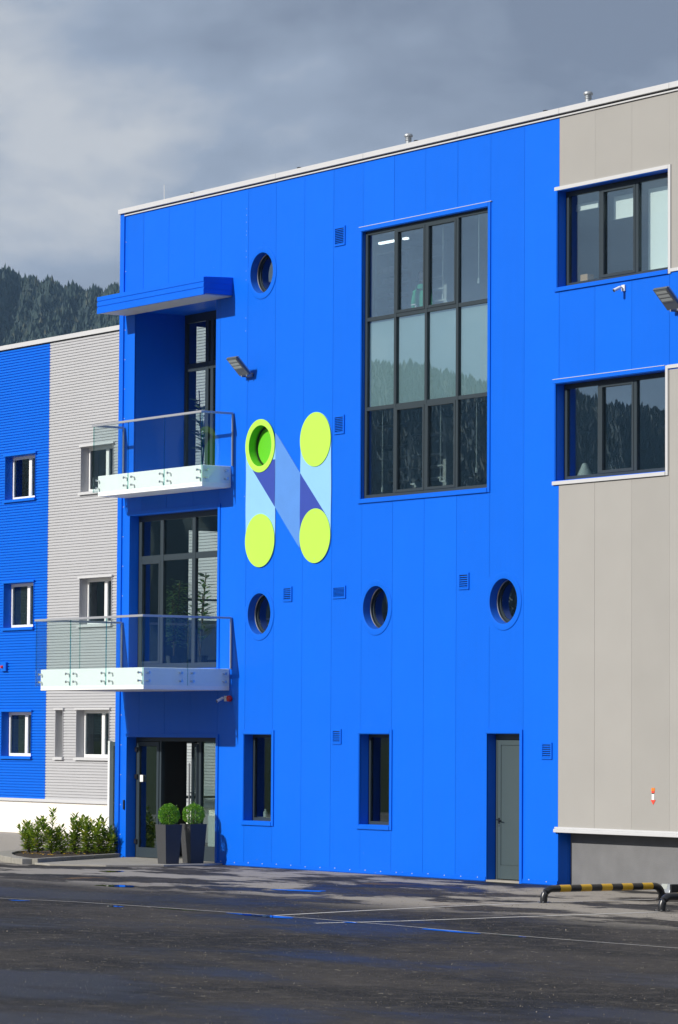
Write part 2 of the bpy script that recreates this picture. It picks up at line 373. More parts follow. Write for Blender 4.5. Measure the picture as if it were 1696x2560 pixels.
# wall sheet in the x-z plane (or y-z) with rectangular and round holes, given thickness
def sheet(x0, x1, z0, z1, y, th, rects=(), circ=(), nseg=48):
    b = MB(); rects = [r for r in rects if r[1] > x0 and r[0] < x1 and r[3] > z0 and r[2] < z1]
    holes = list(rects) + [(c[0] - c[2] - .03, c[0] + c[2] + .03, c[1] - c[2] - .03, c[1] + c[2] + .03) for c in circ]
    xs = sorted({x0, x1} | {v for h in holes for v in h[:2] if x0 < v < x1}); zs = sorted({z0, z1} | {v for h in holes for v in h[2:] if z0 < v < z1})
    def inh(x, z): return any(h[0] < x < h[1] and h[2] < z < h[3] for h in holes)
    full = [[not inh((xs[i] + xs[i + 1]) / 2, (zs[j] + zs[j + 1]) / 2) for j in range(len(zs) - 1)] for i in range(len(xs) - 1)]
    for i in range(len(xs) - 1):
        for j in range(len(zs) - 1):
            if not full[i][j]: continue
            a, c, e, f = xs[i], xs[i + 1], zs[j], zs[j + 1]
            b.add([(a, y, e), (c, y, e), (c, y, f), (a, y, f)], [(0, 1, 2, 3)])
            b.add([(a, y + th, e), (c, y + th, e), (c, y + th, f), (a, y + th, f)], [(0, 3, 2, 1)])
            for di, dj, p, q in ((-1, 0, (a, e), (a, f)), (1, 0, (c, e), (c, f)), (0, -1, (a, e), (c, e)), (0, 1, (a, f), (c, f))):
                ii, jj = i + di, j + dj
                if 0 <= ii < len(full) and 0 <= jj < len(zs) - 1 and full[ii][jj]: continue
                b.add([(p[0], y, p[1]), (q[0], y, q[1]), (q[0], y + th, q[1]), (p[0], y + th, p[1])], [(0, 1, 2, 3)])
    for cx, cz, r in circ:
        h = r + .03; vs = []
        for k in range(nseg):
            a = 2 * math.pi * k / nseg; ca, sa = math.cos(a), math.sin(a); s_ = h / max(abs(ca), abs(sa))
            vs += [(cx + r * ca, y, cz + r * sa), (cx + s_ * ca, y, cz + s_ * sa), (cx + r * ca, y + th, cz + r * sa), (cx + s_ * ca, y + th, cz + s_ * sa)]
        fs = []
        for k in range(nseg):
            p, q = 4 * k, 4 * ((k + 1) % nseg); fs += [(p, p + 1, q + 1, q), (p + 2, q + 2, q + 3, p + 3), (p, q, q + 2, p + 2)]
        b.add(vs, fs)
        # corner fillers of the square
        for sx, sz in ((1, 1), (1, -1), (-1, 1), (-1, -1)): pass
    return b

# ------------------------------------------------------------------ ground and hills
def build_ground():
    b = MB(); S = 3200
    b.add([(-S, -S, 0), (S, -S, 0), (S, S, 0), (-S, S, 0)], [(0, 1, 2, 3)])
    struct(b.build('ground', M['asphalt']))
build_ground()
def lerp_tab(a, tab):
    for (a0, v0), (a1, v1) in zip(tab, tab[1:]):
        if a0 <= a <= a1: return v0 + (v1 - v0) * (a - a0) / (a1 - a0)
    return tab[0][1] if a < tab[0][0] else tab[-1][1]
RC = 2200.0
def crest(az):
    base = 255 + 26 * math.sin(R(az * 3.1 + 40)) + 14 * math.sin(R(az * 11.3 + 10)) + 5 * math.sin(R(az * 37 + 5))
    tabs = [(-1, 0)]
    seg = [(143, base), (147, 276), (149.0, 276.5), (149.8, 276), (150.35, 279), (150.6, 282), (151.0, 289), (151.6, 300), (153, 322), (157, base)]
    if 143 <= az <= 157: return lerp_tab(az, seg)
    seg = [(209, base), (213, 240), (214.9, 229), (215.4, 221), (216.0, 213), (216.35, 209), (216.7, 218), (217.5, 212), (219, 205), (222, 215), (226, base)]
    if 209 <= az <= 226: return lerp_tab(az, seg)
    return base
def hill_z(az, r):
    t = (r - 1250) / (RC - 1250)
    H = crest(az)
    if t <= 0: return -3
    if t <= 1: z = H * (0.25 * t + 0.75 * t * t * (3 - 2 * t)) 
    else: z = H * (1 - 0.25 * (t - 1))
    w = min(max(t, 0), 1) * (1 - min(max(t, 0), 1)) * 4
    return z + w * (9 * math.sin(r * 0.019 + az * 0.7) + 6 * math.sin(az * 5.1 + r * 0.007)) - 2
def build_hills():
    azs = []; a = 0.0
    while a < 360:
        azs.append(a); a += 0.2 if (143 <= a < 157 or 209 <= a < 226) else 2.0
    rs = [1240 + i * 40 for i in range(31)]
    vs = []; fs = []
    for az in azs:
        for r in rs: vs.append((CAM.x + r * math.cos(R(az)), CAM.y + r * math.sin(R(az)), hill_z(az, r)))
    n = len(rs)
    for i in range(len(azs)):
        k = (i + 1) % len(azs)
        for j in range(n - 1): fs.append((i * n + j, k * n + j, k * n + j + 1, i * n + j + 1))
    b = MB(); b.add(vs, fs); o = b.build('hills', M['hillside'], smooth=True); struct(o)
build_hills()
def build_forest(name, label, sectors, seed):
    rng = np.random.default_rng(seed)
    tm = []; tf = []
    tiers = [(0.02, .34, .50), (.28, .27, .72), (.52, .18, 1.0)]      # z0, radius, z1
    for z0, rad, z1 in tiers:
        s = len(tm); k = 6
        for i in range(k): a = 2 * math.pi * i / k; tm.append((rad * math.cos(a) * (1 + .18 * (-1) ** i), rad * math.sin(a) * (1 + .18 * (-1) ** i), z0 + 0.03 * (-1) ** i))
        tm.append((0, 0, z1))
        for i in range(k): tf.append((s + i, s + (i + 1) % k, s + k))
    tm = np.array(tm); tf = np.array(tf)
    pts = []
    for az0, az1, r0, r1, spacing, hgt in sectors:
        r = r0
        while r < r1:
            step = spacing / r / math.pi * 180; az = az0
            while az < az1:
                pts.append((az + rng.uniform(-.5, .5) * step, r + rng.uniform(-.5, .5) * spacing, hgt)); az += step
            r += spacing
    V = []; Fc = []
    for az, rr, hgt in pts:
        h = hgt * (rng.uniform(.6, 1.2) + .25 * math.sin(az * 19 + rr * .03)); w = h * rng.uniform(.55, 0.95); t = rng.uniform(0, 6.28)
        if rng.random() < .28: w *= 1.5; h *= .70
        if rng.random() < .03: h *= 1.25
        c, s_ = math.cos(t), math.sin(t)
        p = tm * np.array([w, w, h]); q = np.stack([p[:, 0] * c - p[:, 1] * s_, p[:, 0] * s_ + p[:, 1] * c, p[:, 2]], 1)
        q += rng.normal(0, .03, q.shape) * h
        q += np.array([CAM.x + rr * math.cos(R(az)), CAM.y + rr * math.sin(R(az)), hill_z(az, rr) - 0.5])
        Fc.append(tf + len(V) * len(tm)); V.append(q)
    V = np.concatenate(V); Fc = np.concatenate(Fc)
    me = bpy.data.meshes.new(name); me.from_pydata(V.tolist(), [], Fc.tolist()); me.materials.append(M['conifer'])
    o = bpy.data.objects.new(name, me); COL.objects.link(o); o['kind'] = 'stuff'; o['label'] = label; o['category'] = 'forest'
build_forest('hillside_forest', 'dark conifer forest covering the far hillside behind the wing', [(147.3, 153.5, 1790, 2250, 3.3, 7.2), (147.3, 153.5, 1330, 1790, 7.5, 11), (136, 147.3, 1330, 2250, 10, 14), (153.5, 172, 1330, 2250, 10, 14)], 3)
build_forest('hillside_forest', 'dark conifer forest on the hill mirrored in the windows', [(212, 221, 1700, 2222, 4.6, 6.8), (212, 221, 1330, 1700, 9, 13)], 5)

# ------------------------------------------------------------------ paving, kerb, markings, puddles
def flat(name, poly, z, mat):
    b = MB(); b.add([(x, y, z) for x, y in poly], [tuple(range(len(poly)))]); return b.build(name, mat)
pad = MB().slab([(-0.95, .9), (-0.52, -0.02), (1.46, -3.27), (2.1, -3.3), (3.0, -2.55), (3.45, -1.5), (3.5, -.6), (3.28, -0.07), (3.1, .9)], -0.1, 0.035).build('entrance_paving', M['concrete'], bevel=.01); struct(pad)
def strip_poly(pts, w):
    l = []; r = []
    for i, p in enumerate(pts):
        p = Vector((*p, 0)); d = (Vector((*pts[min(i + 1, len(pts) - 1)], 0)) - Vector((*pts[max(i - 1, 0)], 0))).normalized(); n = Vector((-d.y, d.x, 0))
        l.append(p + n * w / 2); r.append(p - n * w / 2)
    return l, r
# kerb stones round the planting bed
kroot = thing('kerb', 'low concrete kerb edging the planting bed left of the entrance', 'kerb', (1.4, -3.2, 0), world=True)
kpath = [(-0.62, -0.12), (0.0, -1.1), (0.7, -2.2), (1.38, -3.22)]
kpath2 = [(1.30, -3.30), (0.6, -3.15), (-0.3, -2.85), (-1.2, -2.45), (-2.1, -1.95), (-2.9, -1.35), (-3.5, -.6), (-3.9, .3)]
for path, w in ((kpath, .13), (kpath2, .30)):
    for a, c in zip(path, path[1:]):
        va, vc = Vector((*a, 0)), Vector((*c, 0)); d = (vc - va); ln = d.length; ang = math.atan2(d.y, d.x)
        Mx = Matrix.Translation(va) @ Matrix.Rotation(ang, 4, 'Z')
        MB().box(.004, ln - .004, -w / 2, w / 2, -.1, .115 + random.uniform(-.003, .003), 0, Mx).build('kerb_stone', M['kerb'], kroot, bevel=.012)
bed = [(-0.9, -0.0), (-0.68, -0.15), (-0.05, -1.15), (0.62, -2.22), (1.2, -3.08), (0.6, -2.98), (-0.25, -2.68), (-1.12, -2.28), (-2.0, -1.8), (-2.75, -1.22), (-3.3, -.55), (-3.7, .3), (-3.9, 1.4), (-0.95, 1.6)]
struct(MB().slab(bed, -.05, .075).build('planting_bed', M['soil']))
def blades():
    rng = random.Random(3); b = MB()
    for i in range(2600):
        x = rng.uniform(-3.7, -.9); y = rng.uniform(-.1, 1.5) + (-.9 - x) * .05; h = rng.uniform(.04, .11); a = rng.uniform(0, 6.28)
        dx, dy = .012 * math.cos(a), .012 * math.sin(a); lx, ly = rng.uniform(-.04, .04), rng.uniform(-.04, .04)
        b.add([(x - dx, y - dy, .07), (x + dx, y + dy, .07), (x + lx, y + ly, .07 + h)], [(0, 1, 2)])
    o = b.build('grass', M['grass']); o['kind'] = 'stuff'; o['label'] = 'yellowish green grass strip behind the laurel shrubs'; o['category'] = 'grass'
blades()
def stripe(name, pts, w, z=.004, mat='marking'):
    l, r = strip_poly(pts, w); b = MB(); n = len(pts)
    b.add([(p.x, p.y, z) for p in l] + [(p.x, p.y, z) for p in r], [(i, i + 1, n + i + 1, n + i) for i in range(n - 1)]); return struct(b.build(name, M[mat]))
stripe('parking_line', [(18.78, -4.1), (19.1, -6.1), (19.65, -8.4), (20.15, -10.1)], .10)
stripe('parking_line', [(21.9, -4.3), (22.05, -6.8), (22.2, -9.2), (22.1, -10.6)], .10)
stripe('parking_line', [(18.70, -1.4), (18.78, -4.1)], .10)
stripe('asphalt_seam', [(8.0, -11.4), (13.7, -10.84), (15.29, -10.42), (17.35, -10.17), (19.29, -10.03), (20.6, -9.95), (23.0, -9.93), (24.4, -10.0), (26.7, -9.97), (28.95, -9.87), (34, -9.7)], .035, .005)
def puddle(cx, cy, lx, ly, ang, seed, z=.006):
    rng = random.Random(seed); poly = []
    ph = [rng.uniform(0, 6.28) for _ in range(5)]
    for k in range(48):
        a = 2 * math.pi * k / 48; rr = 1 + .18 * math.sin(2 * a + ph[0]) + .14 * math.sin(3 * a + ph[1]) + .10 * math.sin(5 * a + ph[2]) + .06 * math.sin(9 * a + ph[3])
        x, y = lx * rr * math.cos(a), ly * rr * math.sin(a); poly.append((cx + x * math.cos(ang) - y * math.sin(ang), cy + x * math.sin(ang) + y * math.cos(ang)))
    struct(flat('puddle', poly, z, M['water']))
for i, a in enumerate([(20.15, -10.16, .80, .15, .06), (14.5, -10.98, .22, .08, .2), (16.8, -10.62, .16, .10, .1), (18.0, -10.30, .5, .04, .1), (24.55, -10.14, .62, .10, .0), (22.2, -10.08, .18, .06, 0),
                       (5.2, -3.75, .3, .25, 0), (10.7, -6.9, .42, .3, .3), (13.6, -5.1, .45, .26, .3), (11.9, -13.2, .5, .25, .2), (25.9, -10.12, .25, .05, 0)]):
    puddle(*a, seed=i + 5)

# ------------------------------------------------------------------ main building
MAIN = thing('main_building', 'tall bright blue panel building with grey right section and silver parapet', 'building', (6.5, 3.0, 0), world=True)
ZT = 13.45
REC = (-0.32, 2.83, 7.93, 11.40)       # balcony recess
LW = (-0.43, 2.97, 3.92, 7.12)         # tall window above the lower balcony
ENT = (-0.47, 2.97, 0.03, 2.52)        # entrance
BIG = (7.97, 11.93, 7.04, 12.12)
W1 = (4.0, 4.98, 0.90, 2.59); W2 = (7.98, 8.95, 0.92, 2.61)
DR = (11.95, 12.92, 0.03, 2.63)
UR = (13.96, 16.97, 10.45, 12.15); LR = (13.92, 16.90, 7.05, 8.75)
CIRC = [(4.51, 11.70, .41), (4.51, 4.955, .41), (8.48, 4.975, .41), (12.43, 4.985, .41), (4.52, 8.27, .41)]
allrects = [REC, LW, ENT, BIG, W1, W2, DR, UR, LR]
GAP = .0030
def wpanel(x0, x1, z0, z1, mat, nm, rects=(), circ=()):
    dy = random.uniform(-.0012, .0012)
    GAP_ = GAP if nm == 'blue_panel' else .0014
    return sheet(x0 + GAP_, x1 - GAP_, z0, z1, dy, .010, rects, circ).build(nm, mat, MAIN)
B, G = M['blue'], M['greypanel']
# left bay round the balconies
for x0, x1 in ((-.80, 0), (0, 1), (1, 2), (2, 3)):
    wpanel(x0, x1, 11.40, ZT, B, 'blue_panel')
    wpanel(x0, x1, 7.12, 7.93, B, 'blue_panel')
    wpanel(x0, x1, 2.52, 3.92, B, 'blue_panel')
wpanel(-.80, REC[0], 7.93, 11.40, B, 'blue_panel'); wpanel(REC[1], 3.0, 7.93, 11.40, B, 'blue_panel')
wpanel(-.80, LW[0], 3.92, 7.12, B, 'blue_panel'); wpanel(-.80, ENT[0], .02, 2.52, B, 'blue_panel')
wpanel(2.97, 3.0, 3.92, 7.12, B, 'blue_panel'); wpanel(2.97, 3.0, .02, 2.52, B, 'blue_panel')
wpanel(3, 4, .02, ZT, B, 'blue_panel')
wpanel(4, 5, .02, ZT, B, 'blue_panel', [W1], [CIRC[0], CIRC[1], CIRC[4]])
for i in (5, 6, 7): wpanel(i, i + 1, .02, ZT, B, 'blue_panel', [BIG, W2])
wpanel(8, 9, .02, BIG[2], B, 'blue_panel', [W2], [CIRC[2]]); wpanel(8, 9, BIG[3], ZT, B, 'blue_panel')
for i in (9, 10): wpanel(i, i + 1, .02, BIG[2], B, 'blue_panel'); wpanel(i, i + 1, BIG[3], ZT, B, 'blue_panel')
wpanel(11, 12, .02, ZT, B, 'blue_panel', [BIG, DR])
wpanel(12, 13, .02, ZT, B, 'blue_panel', [DR], [CIRC[3]])
wpanel(13, 14, .02, ZT, B, 'blue_panel', [UR, LR])
for i in range(14, 23):
    if i < 17:
        rr = [UR, LR]
        wpanel(i, i + 1, UR[3], ZT, G, 'grey_panel'); wpanel(i, i + 1, LR[3], UR[2], B, 'blue_panel'); wpanel(i, i + 1, 1.0, LR[2], G, 'grey_panel')
    else:
        wpanel(i, i + 1, UR[2], ZT, G, 'grey_panel'); wpanel(i, i + 1, LR[3], UR[2], B, 'blue_panel'); wpanel(i, i + 1, 1.0, LR[3], G, 'grey_panel')
box('grey_panel', G, MAIN, 16.97, 16.994, 0.0, .010, UR[2], UR[3]); box('grey_panel', G, MAIN, 16.90, 16.994, 0.0, .010, LR[2], LR[3])
# structural core behind the panels
core_rects = [(r[0] - .02, r[1] + .02, r[2] - .02, r[3] + .02) for r in (REC, LW, (ENT[0], ENT[1], -1, ENT[3]), BIG, W1, W2, (DR[0], DR[1], -1, DR[3]), UR, LR)] + [(14.0, 40, -1, 1.0)] + [(c[0] - .44, c[0] + .44, c[1] - .44, c[1] + .44) for c in CIRC]
sheet(-.86, 14.0, 0.0, 13.44, .012, .19, core_rects).build('wall_core', M['blue'], MAIN)
sheet(14.0, 23, 0.0, 13.44, .012, .19, core_rects).build('wall_core', M['greypanel'], MAIN)
# roof, sides, back, floors
box('roof', M['roof'], MAIN, -.86, 23, .21, 14.0, 13.1, 13.3)
box('back_wall', M['greypanel'], MAIN, -.86, 23, 14.0, 14.2, 0, 13.5)
box('side_wall', M['greypanel'], MAIN, 22.96, 23.1, .2, 14.2, 0, 13.4)
SW = [(1.6, 4.2, .25, 2.45), (1.6, 4.2, 4.15, 6.95), (1.75, 4.2, 8.0, 11.3)]
sw = sheet(.04, 14.1, 0, 13.44, 0, .1, SW); sw.v = [(-.86 + y, x, z) for x, y, z in sw.v]; sw.build('side_wall', M['blue'], MAIN)
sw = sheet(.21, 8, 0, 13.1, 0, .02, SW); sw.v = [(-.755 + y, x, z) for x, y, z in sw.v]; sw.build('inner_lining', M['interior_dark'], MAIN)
for y0, y1, z0, z1 in SW:
    f = MB()
    for yy in (y0, y0 + (y1 - y0) * .5, y1 - .05): f.box(-.80, -.76, yy, yy + .05, z0, z1)
    for zz in (z0, z0 + (z1 - z0) * .45, z1 - .05): f.box(-.799, -.761, y0, y1, zz, zz + .05)
    fo = f.build('side_window', M['anthracite'], MAIN)
    if 4 < z0 < 5: box('pale_panel', M['blind'], fo, -.758, -.75, y0 + .05, y1 - .05, z0 + .02, z0 + .85)
    box('pane', M['bglass'], fo, -.785, -.779, y0, y1, z0, z1)
# rooms
box('partition', M['interior'], MAIN, 3.1, 3.2, .2, 8, 0, 13.1)
for nm, a in (('floor_slab', (-.75, 3.1, .21, 8, 3.45, 3.9)), ('floor_slab', (-.75, 3.1, .21, 8, 7.5, 7.92)), ('floor_slab', (3.2, 22.9, .2, 5.2, 2.9, 3.1)), ('floor_slab', (3.2, 22.9, .2, 5.2, 5.9, 6.1)),
              ('floor_slab', (3.2, 22.9, .2, 5.2, 9.3, 9.5)), ('floor_slab', (-.75, 3.1, .23, 8, -.02, .034))):
    box(nm, M['floorint'], MAIN, *a)
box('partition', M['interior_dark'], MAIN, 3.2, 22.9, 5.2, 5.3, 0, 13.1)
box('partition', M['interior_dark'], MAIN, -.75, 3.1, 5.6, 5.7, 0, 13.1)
box('partition', M['interior'], MAIN, 5.55, 5.65, .2, 5.2, 6.1, 13.1)
box('partition', M['interior'], MAIN, 12.9, 13.0, .2, 5.2, 6.1, 13.1)
box('ceiling', M['interior'], MAIN, 5.65, 12.9, .25, 5.2, 12.45, 12.5)
box('ceiling', M['interior'], MAIN, 13.0, 22.9, .25, 5.2, 12.45, 12.5)
# recess lining
rl = MB(); x0, x1, z0, z1 = REC
rl.box(x0 - .03, x0, .03, 1.23, z0, z1); rl.box(x1, x1 + .03, .03, 1.5, z0, z1); rl.box(x0 - .03, x1 + .03, .03, 1.5, z1, z1 + .03); 
rl.build('recess_lining', M['blue'], MAIN)
box('recess_floor', M['white'], MAIN, x0 - .03, x1 + .03, -.02, 1.23, 7.86, 7.925)

# corner trim, parapet, base trims
ct = MB().box(-.90, -.74, -.03, .012, .02, 13.5).box(-.905, -.86, -.028, .25, .02, 13.5); ct.build('corner_trim', M['blue'], MAIN)
for z in np.arange(.5, 13.2, .62):
    MB().lathe([(0, -.006), (.010, -.004), (.012, 0)], (-.71, -.0, float(z)), 6, 'Y').build('rivet', M['silver'], MAIN)
cx0 = -.93
for i in range(8):
    a, c = cx0 + i * 3.0, min(cx0 + (i + 1) * 3.0 - .006, 23.1)
    MB().box(a, c, -.075, .42, 13.505, 13.605).build('parapet_coping', M['silver'], MAIN, bevel=.006)
box('parapet_coping', M['silver'], MAIN, -.95, -.85, -.02, 14.2, 13.508, 13.602)
box('parapet_gap', M['black'], MAIN, -.86, 23, -.02, .2, 13.478, 13.505)
box('parapet_lip', M['silver'], MAIN, -.74, 23, -.032, -.004, 13.452, 13.476)
for x in np.arange(1.9, 17, 3.9): MB().box(float(x), float(x) + .07, -.06, .0, 13.606, 13.63).build('coping_clip', M['black'], MAIN)
bt = MB().box(3.0, 11.93, -.018, -.003, 0.0, .085).box(13.0, 14.0, -.018, -.003, 0.0, .085).box(3.0, 11.93, -.034, -.018, .012, .03).box(13.0, 14.0, -.034, -.018, .012, .03); bt.build('base_trim', M['blue'], MAIN)
rv = 0
for x in np.arange(3.2, 14, .5):
    if 11.9 < x < 13.0: continue
    MB().lathe([(0, -.026), (.010, -.024), (.012, -.018)], (float(x), 0, .07 + random.uniform(-.01, .01)), 6, 'Y').build('rivet', M['silver'], MAIN)
for z in (13.05, 12.92, 12.78, 12.6, 12.52, 12.2, 12.08, 11.8, 11.62, 10.86, 10.6, 7.3):
    MB().lathe([(0, -.005), (.007, -.004), (.008, 0)], (3.93, 0, z), 6, 'Y').build('rivet', M['silver'], MAIN)
box('end_return', M['blue'], MAIN, 13.975, 13.999, .04, .30, 0, .97)
box('plinth', M['plinthg'], MAIN, 14.0, 23, .28, .34, -.05, 1.0)
fl = MB().box(13.93, 23, -.03, .3, .985, 1.02).box(13.93, 23, -.055, .0, .925, .985); fl.build('base_flashing', M['silver'], MAIN, bevel=.006)
box('plinth_infill', M['black'], MAIN, 13.99, 23, .03, .28, .95, .985)

# generic framed window
def win(rect, yf, vm=(), hm=(), fw=.065, frame=None, reveal=None, trimm=None, tw=.085, sides='LRTB', panemat=None, trim_mats=None, sash=(), name='window', rv_back=.0, skip_panes=()):
    frame = frame or M['anthracite']; panemat = panemat or M['glass']
    x0, x1, z0, z1 = rect; b = MB(); d = .07
    b.box(x0, x0 + fw, yf, yf + d, z0, z1).box(x1 - fw, x1, yf, yf + d, z0, z1).box(x0 + fw, x1 - fw, yf + .001, yf + d, z1 - fw, z1).box(x0 + fw, x1 - fw, yf + .001, yf + d, z0, z0 + fw)
    xs = [x0 + fw / 2] + list(vm) + [x1 - fw / 2]; zs = [z0 + fw / 2] + list(hm) + [z1 - fw / 2]
    for x in vm: b.box(x - fw / 2, x + fw / 2, yf - .004, yf + d, z0 + fw, z1 - fw)
    for z in hm: b.box(x0 + fw, x1 - fw, yf + .002, yf + d, z - fw / 2, z + fw / 2)
    w = b.build(name, frame, MAIN)
    for i in range(len(xs) - 1):
        for j in range(len(zs) - 1):
            if (i, j) in skip_panes: continue
            a, c, e, f = xs[i] + fw / 2, xs[i + 1] - fw / 2, zs[j] + fw / 2, zs[j + 1] - fw / 2
            if (i, j) in sash:
                s = MB(); q = .05
                s.box(a, a + q, yf - .012, yf + .05, e, f).box(c - q, c, yf - .012, yf + .05, e, f).box(a + q, c - q, yf - .011, yf + .05, e, e + q).box(a + q, c - q, yf - .011, yf + .05, f - q, f)
                s.build('sash', frame, w); a += q; c -= q; e += q; f -= q
            MB().box(a, c, yf + .03, yf + .038, e, f).build('pane', panemat, w)
    rvb = MB(); t = .012; yb = yf + d
    rvb.box(x0 - t, x0, -.012, yb, z0 - t, z1 + t).box(x1, x1 + t, -.012, yb, z0 - t, z1 + t).box(x0, x1, -.012, yb, z1, z1 + t).box(x0, x1, -.012, yb, z0 - t, z0)
    rvb.build('reveal', reveal or M['blue'], w)
    tm = trim_mats or {}
    for s_ in sides:
        mt = tm.get(s_, trimm or M['blue']); q = MB(); p0, p1 = -.022, -.002
        if s_ == 'L': q.box(x0 - tw, x0 - t, p0, p1, z0 - t, z1 + t)
        if s_ == 'R': q.box(x1 + t, x1 + tw, p0, p1, z0 - tw, z1 + tw)
        if s_ == 'T': q.box(x0 - tw, x1 + t, p0 - .004, p1, z1 + t, z1 + tw)
        if s_ == 'B': q.box(x0 - tw, x1 + t, p0 - .012, p1, z0 - tw, z0 - t)
        q.build('trim', mt, w)
    return w
def handle(parent, x, y, z):
    MB().box(x - .02, x + .02, y - .01, y + .01, z - .01, z + .045).box(x - .12, x + .02, y - .03, y - .012, z + .045, z + .07).build('handle', M['pvc'], parent)
bw = win(BIG, .07, vm=[8.95, 9.93, 10.90], hm=[8.74, 10.44], fw=.07, sash=[(1, 0), (2, 0), (1, 2), (2, 2)])
for x, z in ((9.50, 10.54), (10.47, 10.54), (9.51, 7.19), (10.47, 7.19)): handle(bw, x, .15, z)
for i, (a, c) in enumerate(((8.04, 8.91), (8.99, 9.89), (9.97, 10.86), (10.94, 11.86))): box('spandrel_panel', M['spandrel'], bw, a, c, .135, .145, 8.78, 10.40)
box('flashing', M['silver'], bw, 7.88, 12.05, -.030, -.002, 12.207, 12.216)
w1 = win(W1, .20, fw=.06, panemat=M['gglass']); w2 = win(W2, .20, fw=.06, panemat=M['gglass'])
for w in (w1, w2):
    pass
ur = win(UR, .18, panemat=M['cglass'], vm=[14.93, 15.92], fw=.08, sash=[(1, 0)], tw=.075, sides='LRTB', trim_mats={'T': M['silver'], 'R': M['silver'], 'B': M['blue'], 'L': M['blue']})
lr = win(LR, .18, vm=[14.90, 15.88], fw=.08, sash=[(1, 0)], tw=.075, sides='LRTB', trim_mats={'T': M['blue'], 'R': M['silver'], 'B': M['silver'], 'L': M['blue']})
box('flashing', M['silver'], lr, 13.85, 16.9, -.030, -.002, 8.827, 8.836)
# silver stepped trims where the grey field meets the blue band on the right
st = MB().box(16.99, 23, -.026, -.002, 10.40, 10.455); st.build('band_trim', M['silver'], MAIN)
st = MB().box(16.96, 23, -.026, -.002, 8.77, 8.83); st.build('band_trim', M['silver'], MAIN)
# side door
dr = MB(); x0, x1, z0, z1 = DR; yf = .19
dr.box(x0, x0 + .055, yf, yf + .07, z0, z1).box(x1 - .055, x1, yf, yf + .07, z0, z1).box(x0 + .055, x1 - .055, yf + .001, yf + .07, z1 - .10, z1)
dw = dr.build('door', M['doorgrey'], MAIN)
lf = MB().box(x0 + .06, x1 - .06, yf + .02, yf + .06, z0 + .02, z1 - .105)
lf.box(x0 + .06, x0 + .15, yf + .004, yf + .02, z0 + .02, z1 - .105).box(x1 - .15, x1 - .06, yf + .004, yf + .02, z0 + .02, z1 - .105).box(x0 + .15, x1 - .15, yf + .005, yf + .02, z1 - .20, z1 - .105).box(x0 + .15, x1 - .15, yf + .005, yf + .02, z0 + .02, z0 + .26)
lf.build('door_leaf', M['doorgrey'], dw)
MB().box(x0 + .155, x1 - .155, yf + .012, yf + .0195, z0 + .27, z1 - .21).build('door_panel', M['doorgrey'], dw)
hd = MB().box(x0 + .085, x0 + .125, yf - .006, yf + .004, 1.03, 1.13).tube([(x0 + .105, yf, 1.1), (x0 + .105, yf - .05, 1.1), (x0 + .24, yf - .055, 1.085)], .010, 8); hd.build('handle', M['black'], dw)
MB().lathe([(0, -.012), (.014, -.01), (.016, 0)], (x0 + .105, yf, 1.0), 10, 'Y').build('lock', M['steel'], dw)
rvb = MB(); t = .012; rvb.box(x0 - t, x0, -.012, .26, 0, z1 + t).box(x1, x1 + t, -.012, .26, 0, z1 + t).box(x0, x1, -.012, .26, z1, z1 + t); rvb.build('reveal', M['blue'], dw)
MB().box(x0 - .05, x1 + .08, -.024, -.002, z1 + t, z1 + .075).build('trim', M['blue'], dw); MB().box(x1 + t, x1 + .085, -.03, -.002, 0.0, z1 + t).build('trim', M['blue'], dw)
box('threshold', M['concrete'], dw, x0, x1, -.02, .3, -.05, .032)
# round windows
for k, (cx, cz, r) in enumerate(CIRC):
    lg = (k == 4)
    if not lg:
        fr = MB().lathe([(r - .004, .20), (r - .004, -.016), (r + .006, -.019), (.515, -.014), (.525, -.001)], (cx, 0, cz), 56, 'Y').build('round_window', M['blue'], MAIN, smooth=True)
        MB().lathe([(r - .005, .17), (r - .03, .155), (r - .03, .19), (r - .07, .185), (r - .07, .22), (r - .004, .23)], (cx, 0, cz), 56, 'Y').build('frame', M['anthracite'], fr, smooth=True)
        MB().lathe([(r - .005, .150), (r - .014, .140), (r - .024, .152)], (cx, 0, cz), 56, 'Y').build('gasket', M['steel'], fr, smooth=True)
        MB().lathe([(0, .20), (r - .06, .20)], (cx, 0, cz), 56, 'Y').build('pane', M['glass'], fr)
# louvred vents
def vent(x0, x1, z0, z1, n, mid=False):
    f = MB(); q = .035; y0 = -.022
    f.box(x0, x0 + q, y0, -.002, z0, z1).box(x1 - q, x1, y0, -.002, z0, z1).box(x0 + q, x1 - q, y0, -.002, z0, z0 + q).box(x0 + q, x1 - q, y0, -.002, z1 - q, z1)
    o = f.build('vent', M['blue'], MAIN)
    box('vent_back', M['black'], o, x0 + q, x1 - q, -.0035, -.002, z0 + q, z1 - q)
    hh = (z1 - z0 - 2 * q) / n
    for i in range(n):
        a = z0 + q + i * hh
        s = MB(); s.add([(x0 + q, -.028, a), (x1 - q, -.028, a), (x1 - q, -.007, a + hh * .5), (x0 + q, -.007, a + hh * .5), (x0 + q, -.024, a - .004), (x1 - q, -.024, a - .004), (x1 - q, -.004, a + hh * .46), (x0 + q, -.004, a + hh * .46)],
                         [(0, 1, 2, 3), (4, 7, 6, 5), (0, 4, 5, 1), (3, 2, 6, 7), (0, 3, 7, 4), (1, 5, 6, 2)]); s.build('slat', M['blue'], o)
vent(7.04, 7.40, 11.94, 12.31, 9); vent(7.07, 7.41, 8.32, 8.68, 9); vent(5.35, 5.66, 5.17, 5.46, 6); vent(7.06, 7.49, 5.18, 5.42, 7)
vent(7.07, 7.37, 2.42, 2.70, 6); vent(11.09, 11.40, 5.23, 5.53, 6); vent(13.54, 13.84, 2.19, 2.48, 6)

